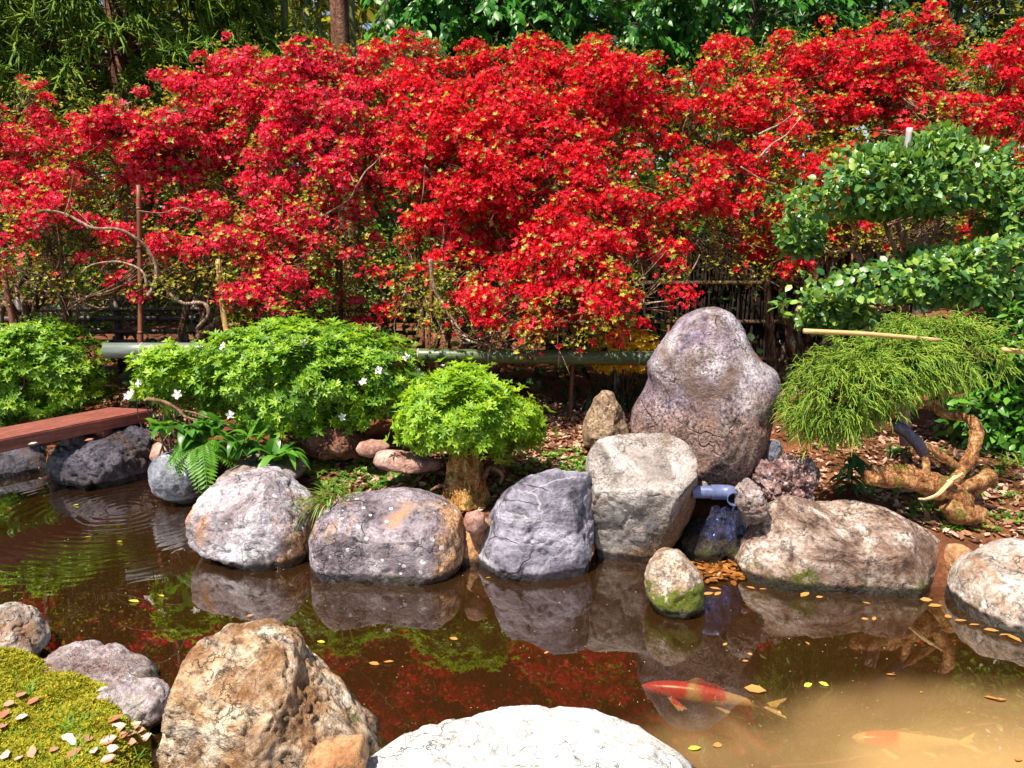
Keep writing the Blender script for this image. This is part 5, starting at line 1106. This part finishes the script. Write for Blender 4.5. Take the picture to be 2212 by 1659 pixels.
toleaf = rng.uniform(size=len(cx)) < lf * .75; isred &= ~toleaf
keep = (isred | (rng.uniform(size=len(cx)) < np.where(cy > 430, .46, .50))) & ~(gone & ~toleaf & (rng.uniform(size=len(cx)) < .6))
cx, cy, isred, kk, dn, edge = cx[keep], cy[keep], isred[keep], kk[keep], dn[keep], edge[keep]
for k, (lab, (bx, by), fm) in enumerate(TREES):
    s = kk == k; px, py, red, dd, ed = cx[s], cy[s], isred[s], dn[s], edge[s]
    Y = ysurf(px, py, k) + np.abs(rng.normal(size=len(px))) * .20; C = at(px, py, Y); rad = rng.uniform(.075, .135, len(px)) * np.where(ed, .62, 1.0)
    g = at(bx, by, [5.9, 5.9, 5.85, 6.2][k]); base = np.array([g[0], g[1], gzf(g[0], g[1])])
    r = thing("azalea", base, lab, "azalea", "tall red azaleas in bloom"); fb = MB(); lb = MB()
    for c, ra, rd, d_ in zip(C, rad, red, dd):
        if rd:
            n = int(rng.uniform(38, 62) * (ra / .1) ** 1.3); q = unit(rng.normal(size=(n, 3)) + np.array([-.15, -.75, .75])); P = c + q * ra * rng.uniform(.55, 1.05, (n, 1)) * np.array([1.1, .9, .72])
            inst(fb, FLOWERS[rng.integers(4)], P, unit(q + Z * .25), .0175 * rng.uniform(.7, 1.25, n), jit=.7)
            n = int(rng.uniform(3, 8) * (1.7 - d_))
            if n: q = unit(rng.normal(size=(n, 3)) + np.array([0, -.5, .6])); inst(lb, WHORLS[rng.integers(4)], c + q * ra * .95, unit(q + Z * .6), .030 * rng.uniform(.7, 1.2, n))
        else:
            n = int(rng.uniform(12, 24)); q = unit(rng.normal(size=(n, 3)) + np.array([0, -.4, .5])); inst(lb, WHORLS[rng.integers(4)], c + q * ra * rng.uniform(.3, 1.15, (n, 1)), unit(q * .5 + Z * .8 + rng.normal(size=(n, 3)) * .3), .0235 * rng.uniform(.6, 1.25, n))
            if rng.uniform() < .15 + .4 * d_:
                n = rng.integers(2, 7); q = unit(rng.normal(size=(n, 3)) + np.array([0, -.7, .5])); inst(fb, FLOWERS[rng.integers(4)], c + q * ra, q, .026 * rng.uniform(.8, 1.1, n), jit=.3)
    # sparse inner leaves of the shaded crown
    n = len(px) * 22; j = rng.integers(0, len(px), n); P = C[j] + rng.normal(size=(n, 3)) * np.array([.12, .12, .10]) + np.array([0, .32, 0]) + np.abs(rng.normal(size=(n, 1))) * np.array([[0, .25, 0]])
    inst(lb, LEAF4, P, rng.normal(size=(n, 3)), .034 * rng.uniform(.6, 1.2, n), unit(rng.normal(size=(n, 3))))
    fb.build("blossoms", fm, r); lb.build("leaves", L_OLIVE, r)
    # trunk, limbs and twigs
    tb = MB(); nl = [9, 12, 14, 12][k]; ends = []
    for i in range(nl):
        t = C[rng.integers(len(C))] + np.array([0, .22, -.05]); s0 = base + np.array([rng.normal() * .16, rng.normal() * .08, -.08]); H = t - s0
        m1 = s0 + H * np.array([.22, .3, .30]) + rng.normal(size=3) * .09; m2 = s0 + H * np.array([.6, .6, .58]) + rng.normal(size=3) * .11; m3 = s0 + H * .85 + rng.normal(size=3) * .06
        V, F = tube([s0, m1, m2, m3, t], np.array([.040, .030, .021, .013, .007]) * rng.uniform(.7, 1.15), 8, 6, .18, i); tb.add(V, F); ends += [m1 * .4 + m2 * .6, m2, m3, t]
    ends = np.array(ends)
    for c, ra in zip(C[::2], rad[::2]):
        e = ends[np.argmin(((ends - c) ** 2).sum(1))]; m = (e + c) / 2 + rng.normal(size=3) * .07 + np.array([0, .03, -.03]); V, F = tube([e, m, c], [.0075, .005, .003], 5, 4, cap=False); tb.add(V, F)
        for q in range(4):
            f = c + rng.normal(size=3) * ra * .9; V, F = tube([m, (m + f) / 2 + rng.normal(size=3) * .02, f], [.0042, .003, .0018], 4, 3, cap=False); tb.add(V, F)
    tb.build("branches", M_AZ, r)
    if k == 0 or k == 1:
        lm = bark_mat("pale_azalea_limb", [(.14, .08, .05), (.28, .19, .13), (.42, .31, .24)], 35)
        L = {0: [(((70, 470), (95, 455), (140, 462), (175, 480), (205, 493), (255, 495), (290, 512), (320, 540), (338, 580), (330, 620), (318, 640)), .011, .019), (((175, 590), (200, 572), (250, 565), (290, 575), (310, 590), (318, 620)), .008, .014), (((10, 480), (40, 468), (70, 472)), .004, .007), (((140, 462), (150, 430), (155, 400), (160, 370)), .006, .003), (((205, 493), (180, 470), (150, 440)), .006, .003)],
             1: [(((338, 570), (352, 610), (372, 640), (400, 655), (440, 655), (450, 680), (425, 710)), .015, .020), (((455, 520), (475, 560), (485, 600), (505, 625), (540, 620), (570, 610)), .010, .006), (((300, 455), (350, 460), (390, 448), (425, 460)), .004, .006), (((765, 395), (755, 375), (735, 368)), .007, .004), (((772, 400), (790, 370), (812, 350), (835, 320)), .009, .005), (((690, 470), (725, 450), (755, 430), (772, 400)), .006, .010), (((640, 520), (700, 505), (760, 480)), .004, .007)]}[k]
        for pts, a, b in L:
            P = [at(x, y, (5.2 if k == 0 else 5.25) + .04 * math.sin(i)) for i, (x, y) in enumerate(pts)]; mb = MB(); V, F = tube(P, np.linspace(a, b, len(P)) * .65, 9, 6, .25, 4); mb.add(V, F); mb.build("limb", lm, r)
    if k == 2:
        lm = bark_mat("pale_azalea_limb", [(.22, .13, .08), (.40, .27, .20), (.52, .40, .32)], 35)
        for pts, a, b in ((((930, 560), (938, 620), (970, 680), (1005, 730), (1030, 740), (1060, 745)), .014, .009), (((975, 690), (1000, 740), (1060, 725), (1120, 715)), .008, .005), (((1270, 720), (1310, 690), (1370, 660), (1440, 650)), .006, .004), (((1080, 740), (1150, 720), (1210, 690)), .005, .004)):
            P = [at(x, y, 5.0 + .04 * math.sin(i)) for i, (x, y) in enumerate(pts)]; mb = MB(); V, F = tube(P, np.linspace(a, b, len(P)), 8, 6, .2, 4); mb.add(V, F); mb.build("limb", lm, r)
    if k == 3:
        lm = bark_mat("pale_azalea_limb", [(.20, .12, .08), (.36, .25, .18), (.48, .36, .29)], 35)
        for pts, a, b in ((((1640, 290), (1660, 280), (1690, 265), (1720, 240)), .009, .005), (((1640, 340), (1670, 310), (1700, 290), (1730, 255)), .008, .004), (((1740, 410), (1770, 380), (1810, 365), (1850, 340)), .009, .005), (((1600, 360), (1640, 385), (1680, 400)), .006, .004), (((1470, 620), (1500, 575), (1512, 550)), .005, .004)):
            P = [at(x, y, 5.35 + .04 * math.sin(i)) for i, (x, y) in enumerate(pts)]; mb = MB(); V, F = tube(P, np.linspace(a, b, len(P)), 8, 6, .2, 4); mb.add(V, F); mb.build("limb", lm, r)

# ================================================================== TREES BEHIND
L_TREE = leaf_mat("broad_tree_leaf", [(.02, .10, .012), (.035, .17, .016), (.06, .24, .02), (.10, .30, .03)], .35, .4, .45)
L_TREED = leaf_mat("shade_tree_leaf", [(.012, .045, .012), (.025, .085, .016), (.045, .12, .02)], .3, .45, .4)
L_FAR = leaf_mat("far_leaf", [(.08, .11, .012), (.20, .22, .015), (.38, .34, .03), (.03, .05, .01)], .45)
L_CEDAR = leaf_mat("cedar_spray", [(.05, .12, .010), (.10, .20, .014), (.17, .28, .02), (.26, .34, .04)], .25, .6, .25)
M_CEDARB = bark_mat("cedar_bark", [(.06, .022, .014), (.16, .065, .04), (.28, .14, .09)], 14, .08, bump=1.0)
M_TREEB = bark_mat("tree_bark", [(.04, .03, .025), (.10, .08, .065), (.16, .13, .11)], 16, .2, bump=.9)
def trunk_of(r, x, Y, ra, h, mat, lean=0., extra=None):
    z0 = gzf(x, Y) - .1; mb = extra or MB(); P = [[x + lean * t, Y, z0 + (h - z0) * t] for t in (0, .08, .3, .6, 1.)]
    V, F = tube(P, np.array([1.35, 1.1, 1, .85, .5]) * ra, 16, 6, .10, 3); mb.add(V, F); mb.build("trunk", mat, r)
def cedar():
    Y = 9.0; x = float(at(262, 60, Y)[0]); r = thing("cedar", (x, Y, gzf(x, Y)), "cedar with drooping green sprays and red-brown trunk behind the left azaleas", "tree")
    mb = MB(); tb = MB(); n = 0
    for i in range(1500):
        z = rng.uniform(2.3, 5.0) if i % 10 < 7 else rng.uniform(5, 8.5); a = rng.uniform(0, 6.28); R_ = (1.9 - .13 * max(0, z - 3)) * rng.uniform(.25, 1.05) ** .6
        p = np.array([x - .25 + math.cos(a) * R_ * 1.05, Y + math.sin(a) * R_, z + .25 * fbm(np.array([[a * 1.5, z, 0]]), 2, 8)[0]])
        if p[1] > Y + .9 and rng.uniform() < .6: continue
        out = unit(np.array([math.cos(a), math.sin(a), -.1]))
        if i % 24 == 0: V, F = tube([[x, Y, z + .15], [(x + p[0]) / 2, (Y + p[1]) / 2, z + .12], p], [.02, .012, .006], 5, 4, cap=False); tb.add(V, F)
        fine = z < 4.7
        for b in range(8 if fine else 4):
            d = unit(out + rng.normal(size=3) * .55 + np.array([0, 0, -.35])); L = rng.uniform(.14, .30); t = np.linspace(0, 1, 6)[:, None]; C = p + d * L * t + np.array([0, 0, -.55]) * L * t * t
            V, F = tube(C, np.array([.010, .012, .012, .010, .008, .002]) * (1 if fine else 2.2), 4, 0, .35, i); mb.add(V, F)
            for q in range(9 if fine else 2):
                k = rng.integers(1, 5); dd = unit(C[k] - C[k - 1] + rng.normal(size=3) * .06); l2 = L * rng.uniform(.25, .5); C2 = C[k] + dd * l2 * np.linspace(0, 1, 3)[:, None] + np.array([0, 0, .12]) * l2 * np.linspace(0, 1, 3)[:, None] ** 2
                V, F = tube(C2, [.007, .008, .002], 3, 0, 0, i, False); mb.add(V, F)
    mb.build("crown", L_CEDAR, r); trunk_of(r, x, Y, .17, 9.5, M_CEDARB, 0., tb)
cedar()
def broad_tree(label, bx, Y, crowns, n, size, mat, ra=.1, name="broadleaf_tree", h=7.5, group=None):
    x = float(at(bx, 60, Y)[0]); r = thing(name, (x, Y, gzf(x, Y)), label, "tree", group); ln = rng.normal() * .2; mb = MB(); tb = MB()
    for cx_, cz, rx, ry, rz, f in crowns:
        m = int(n * f); nb = m // 26; q = unit(rng.normal(size=(nb, 3))); k = rng.uniform(.35, 1.0, (nb, 1)) ** .5; B = np.array([cx_, Y, cz]) + q * k * np.array([rx, ry, rz])
        for b, dq in zip(B, q):
            L = rng.uniform(.35, .6); d = unit(dq * np.array([1, 1, .25]) + rng.normal(size=3) * .4 + np.array([0, -.25, -.25])); t = np.linspace(0, 1, 8)[:, None]; C = b + d * L * t - Z * .3 * L * t * t; T = unit(np.gradient(C, axis=0)); S = unit(np.cross(T, Z))
            V, F = tube(C[::3], .004, 4, 2, cap=False); tb.add(V, F); V, F = tube([[x, Y, b[2] - .3], [(x + b[0]) / 2, (Y + b[1]) / 2, b[2] + .05], b], [.012, .008, .004], 4, 3, cap=False)
            if rng.uniform() < .3: tb.add(V, F)
            for sg in (-1, 1, 0):
                P = C + rng.normal(size=C.shape) * .015; inst(mb, LEAF8, P, unit(np.cross(T, S) * -1 + np.array([0, -.3, .2]) + rng.normal(size=P.shape) * .4), size * rng.uniform(.6, 1.2, 8), unit(S * sg * .8 + T * .6 - Z * .55 + rng.normal(size=P.shape) * .25))
    mb.build("crown", mat, r); trunk_of(r, x, Y, ra, h - 1.2, M_TREEB, ln, tb)
X = lambda px, Y: float(at(px, 60, Y)[0])
broad_tree("broad-leaved tree with bright green pointed leaves above the middle azalea", 1130, 8.3, [(X(985, 8.0), 3.75, .65, .7, .65, .34), (X(1100, 8), 3.9, .8, .7, .6, .22), (X(1350, 8), 3.9, .95, .7, .6, .22), (X(1100, 8), 5.9, 2.2, 1.6, 1.0, .08)], 17000, .105, L_TREE)
broad_tree("shaded broad-leaved tree above the gap between the middle and right azaleas", 1600, 8.8, [(X(1600, 8.6), 3.9, 1.1, .7, .6, .4), (X(1500, 8.6), 3.4, .5, .6, .5, .2), (X(1700, 8.6), 5.9, 1.6, 1.4, 1.0, .12)], 11000, .11, L_TREE)
broad_tree("dark evergreen tree behind the right azalea at the top right corner", 2050, 9.2, [(X(2050, 9), 4.0, 1.5, .8, .9, .5), (X(1850, 9), 4.0, .8, .7, .7, .2), (X(2050, 9), 5.8, 1.8, 1.4, 1.1, .3)], 10000, .10, L_TREED)
broad_tree("dark-leaved tree at the top left corner behind the cedar", -60, 10.5, [(X(0, 10.5), 3.6, 1.6, .8, 1.3, .6), (X(-60, 10.5), 5.8, 1.8, 1.4, 1.2, .4)], 8000, .10, L_TREED)
for px, Y, ra, mt, lab, ln in ((735, 8.6, .10, M_CEDARB, "straight red-brown tree trunk rising behind the middle azaleas", 0), (1950, 9.6, .2, M_TREEB, "dark thick tree trunk at the top right behind the azalea", 0)):
    x = X(px, Y); r = thing("tree", (x, Y, gzf(x, Y)), lab, "tree"); trunk_of(r, x, Y, ra, 9.0, mt, ln); mb = MB(); n = 5000
    P = np.array([x, Y, 7.6]) + unit(rng.normal(size=(n, 3))) * rng.uniform(.2, 1, (n, 1)) ** .4 * np.array([1.9, 1.6, 1.2]); inst(mb, LEAF8, P, unit(Z + rng.normal(size=P.shape) * .7), .16 * rng.uniform(.6, 1.2, n), unit(rng.normal(size=P.shape) - Z * .3)); mb.build("crown", L_TREED, r)
# bamboo culms of the grove on the left
M_CULM = bamboo_mat("culm_green", (.06, .075, .02), (.14, .15, .045), (.2, .2, .1))
for i, (px, Y, ln) in enumerate(((612, 10.5, .35), (585, 12.0, .1), (540, 11.2, -.15), (660, 11.8, .05), (690, 12.6, -.1), (470, 12.2, .12), (505, 13.0, 0), (760, 12.2, .1), (420, 12.6, .05), (640, 13.4, -.08))):
    x = X(px, Y); r = thing("bamboo", (x, Y, gzf(x, Y)), ("leaning olive green bamboo culm, nearest of the grove" if i == 0 else "dark bamboo culm in the shaded grove behind the left azaleas"), "bamboo", None if i == 0 else "bamboo culms of the grove"); mb = MB(); z0 = gzf(x, Y) - .1
    P = [[x - ln * .6, Y, z0], [x - ln * .1, Y, 3], [x + ln * .3, Y, 6.], [x + ln, Y, 9.]]; V, F = tube(P, [.055, .052, .042, .02], 10, 8, .02); mb.add(V, F); mb.build("culm", M_CULM, r)
    lb = MB(); n = 700; t = rng.uniform(.35, 1, n); P = np.array(P[0]) + (np.array(P[3]) - np.array(P[0])) * t[:, None] + rng.normal(size=(n, 3)) * np.array([.45, .4, .25]); inst(lb, LEAFN, P, rng.normal(size=P.shape), .16 * rng.uniform(.6, 1.2, n), unit(rng.normal(size=P.shape) - Z * .8)); lb.build("leaves", L_FAR if i % 2 else L_TREED, r)
# green shrubs in the light beyond the fence
for i, (px, py, Y, rx, rz, lab) in enumerate(((120, 640, 8.0, .75, .55, "pale green shrub beyond the dark bamboo fence at the far left"), (300, 620, 8.4, .8, .6, "pale green shrub beyond the dark bamboo fence behind the reddish brown stake"), (560, 640, 8.2, .8, .6, "green shrub beyond the dark bamboo fence above the largest clipped azalea"), (860, 620, 8.6, .9, .7, "green shrub beyond the dark fence behind the middle red azalea"))):
    c = at(px, py, Y); r = thing("shrub", (c[0], Y, gzf(c[0], Y)), lab, "shrub"); mb = MB(); n = 3000; q = unit(rng.normal(size=(n, 3))); P = c + q * rng.uniform(.6, 1.05, (n, 1)) * np.array([rx, .5, rz]); P += fbm(P * 4, 2, i)[:, None] * q * .12
    inst(mb, LEAF4, P, unit(q + Z * .8 + rng.normal(size=P.shape) * .4), .06 * rng.uniform(.6, 1.2, n), unit(rng.normal(size=P.shape))); mb.build("foliage", L_MID, r)
    tb = MB()
    for j in range(8):
        e = P[rng.integers(n)]; s = np.array([c[0] + rng.normal() * .08, Y, gzf(c[0], Y)]); V, F = tube([s, (s + e) / 2 + rng.normal(size=3) * .05, e], [.02, .014, .006], 6, 3); tb.add(V, F)
    tb.build("stems", M_TWIGD, r)
# dark leaves added to deepen the shade under the azaleas
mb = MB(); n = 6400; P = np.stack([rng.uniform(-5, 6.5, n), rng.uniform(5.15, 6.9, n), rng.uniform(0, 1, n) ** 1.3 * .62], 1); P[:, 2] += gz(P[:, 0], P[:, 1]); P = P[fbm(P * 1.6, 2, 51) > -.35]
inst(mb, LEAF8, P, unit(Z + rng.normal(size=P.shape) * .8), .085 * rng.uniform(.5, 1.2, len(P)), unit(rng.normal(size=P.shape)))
tag(mb.build("shade_filler_leaves", L_DARK), "dark low leaves added to deepen the shade under the red azaleas", None, None, "stuff")
tuft("bamboo_grass", "drooping clump of narrow dark bamboo grass beside the leaning tan stake", "plant", 520, 690, 60, .5, .012, L_MID, .7, .7, .9, Y=5.9, jitter=.10)
tuft("leafy_plant", "dark leafy plant in the shade left of the tall boulder, above the yellow shrub", "plant", 1400, 750, 24, .3, .02, L_DARK, .6, .8, .8, Y=5.7, jitter=.06)
# far wood: one dark mass of leaves with gaps of light
mb = MB(); n = 52000; P = np.stack([rng.uniform(-17, 17, n), rng.uniform(15, 21, n), rng.uniform(.8, 13, n) ** 1.0], 1); kx = fbm(P * np.array([.5, .5, .7]), 3, 77) > -.55 + .05 * (P[:, 2] - 6) * .2; P = P[kx]
inst(mb, LEAF8, P, unit(rng.normal(size=P.shape)), .42 * rng.uniform(.5, 1.2, len(P)), unit(rng.normal(size=P.shape) - Z * .4))
for i in range(60):
    x, y = rng.uniform(-16, 16), rng.uniform(14.5, 20); V, F = tube([[x, y, .5], [x + rng.normal() * .3, y, 6], [x + rng.normal() * .6, y, 12]], [.14, .11, .06], 8, 3, .05); mb.add(V, F, 1)
tag(mb.build("far_wood", [L_FAR, M_TREEB]), "far-off shaded wood behind the garden", None, None, "stuff")
mb = MB(); n = 9000; P = np.stack([rng.uniform(-12, 12, n), rng.uniform(10.5, 13.5, n), rng.uniform(.6, 2.6, n)], 1); inst(mb, LEAF8, P, unit(Z + rng.normal(size=P.shape)), .22 * rng.uniform(.5, 1.2, n), unit(rng.normal(size=P.shape)))
tag(mb.build("undergrowth", L_TREED), "dark leafy undergrowth beneath the trees at the back", None, None, "stuff")
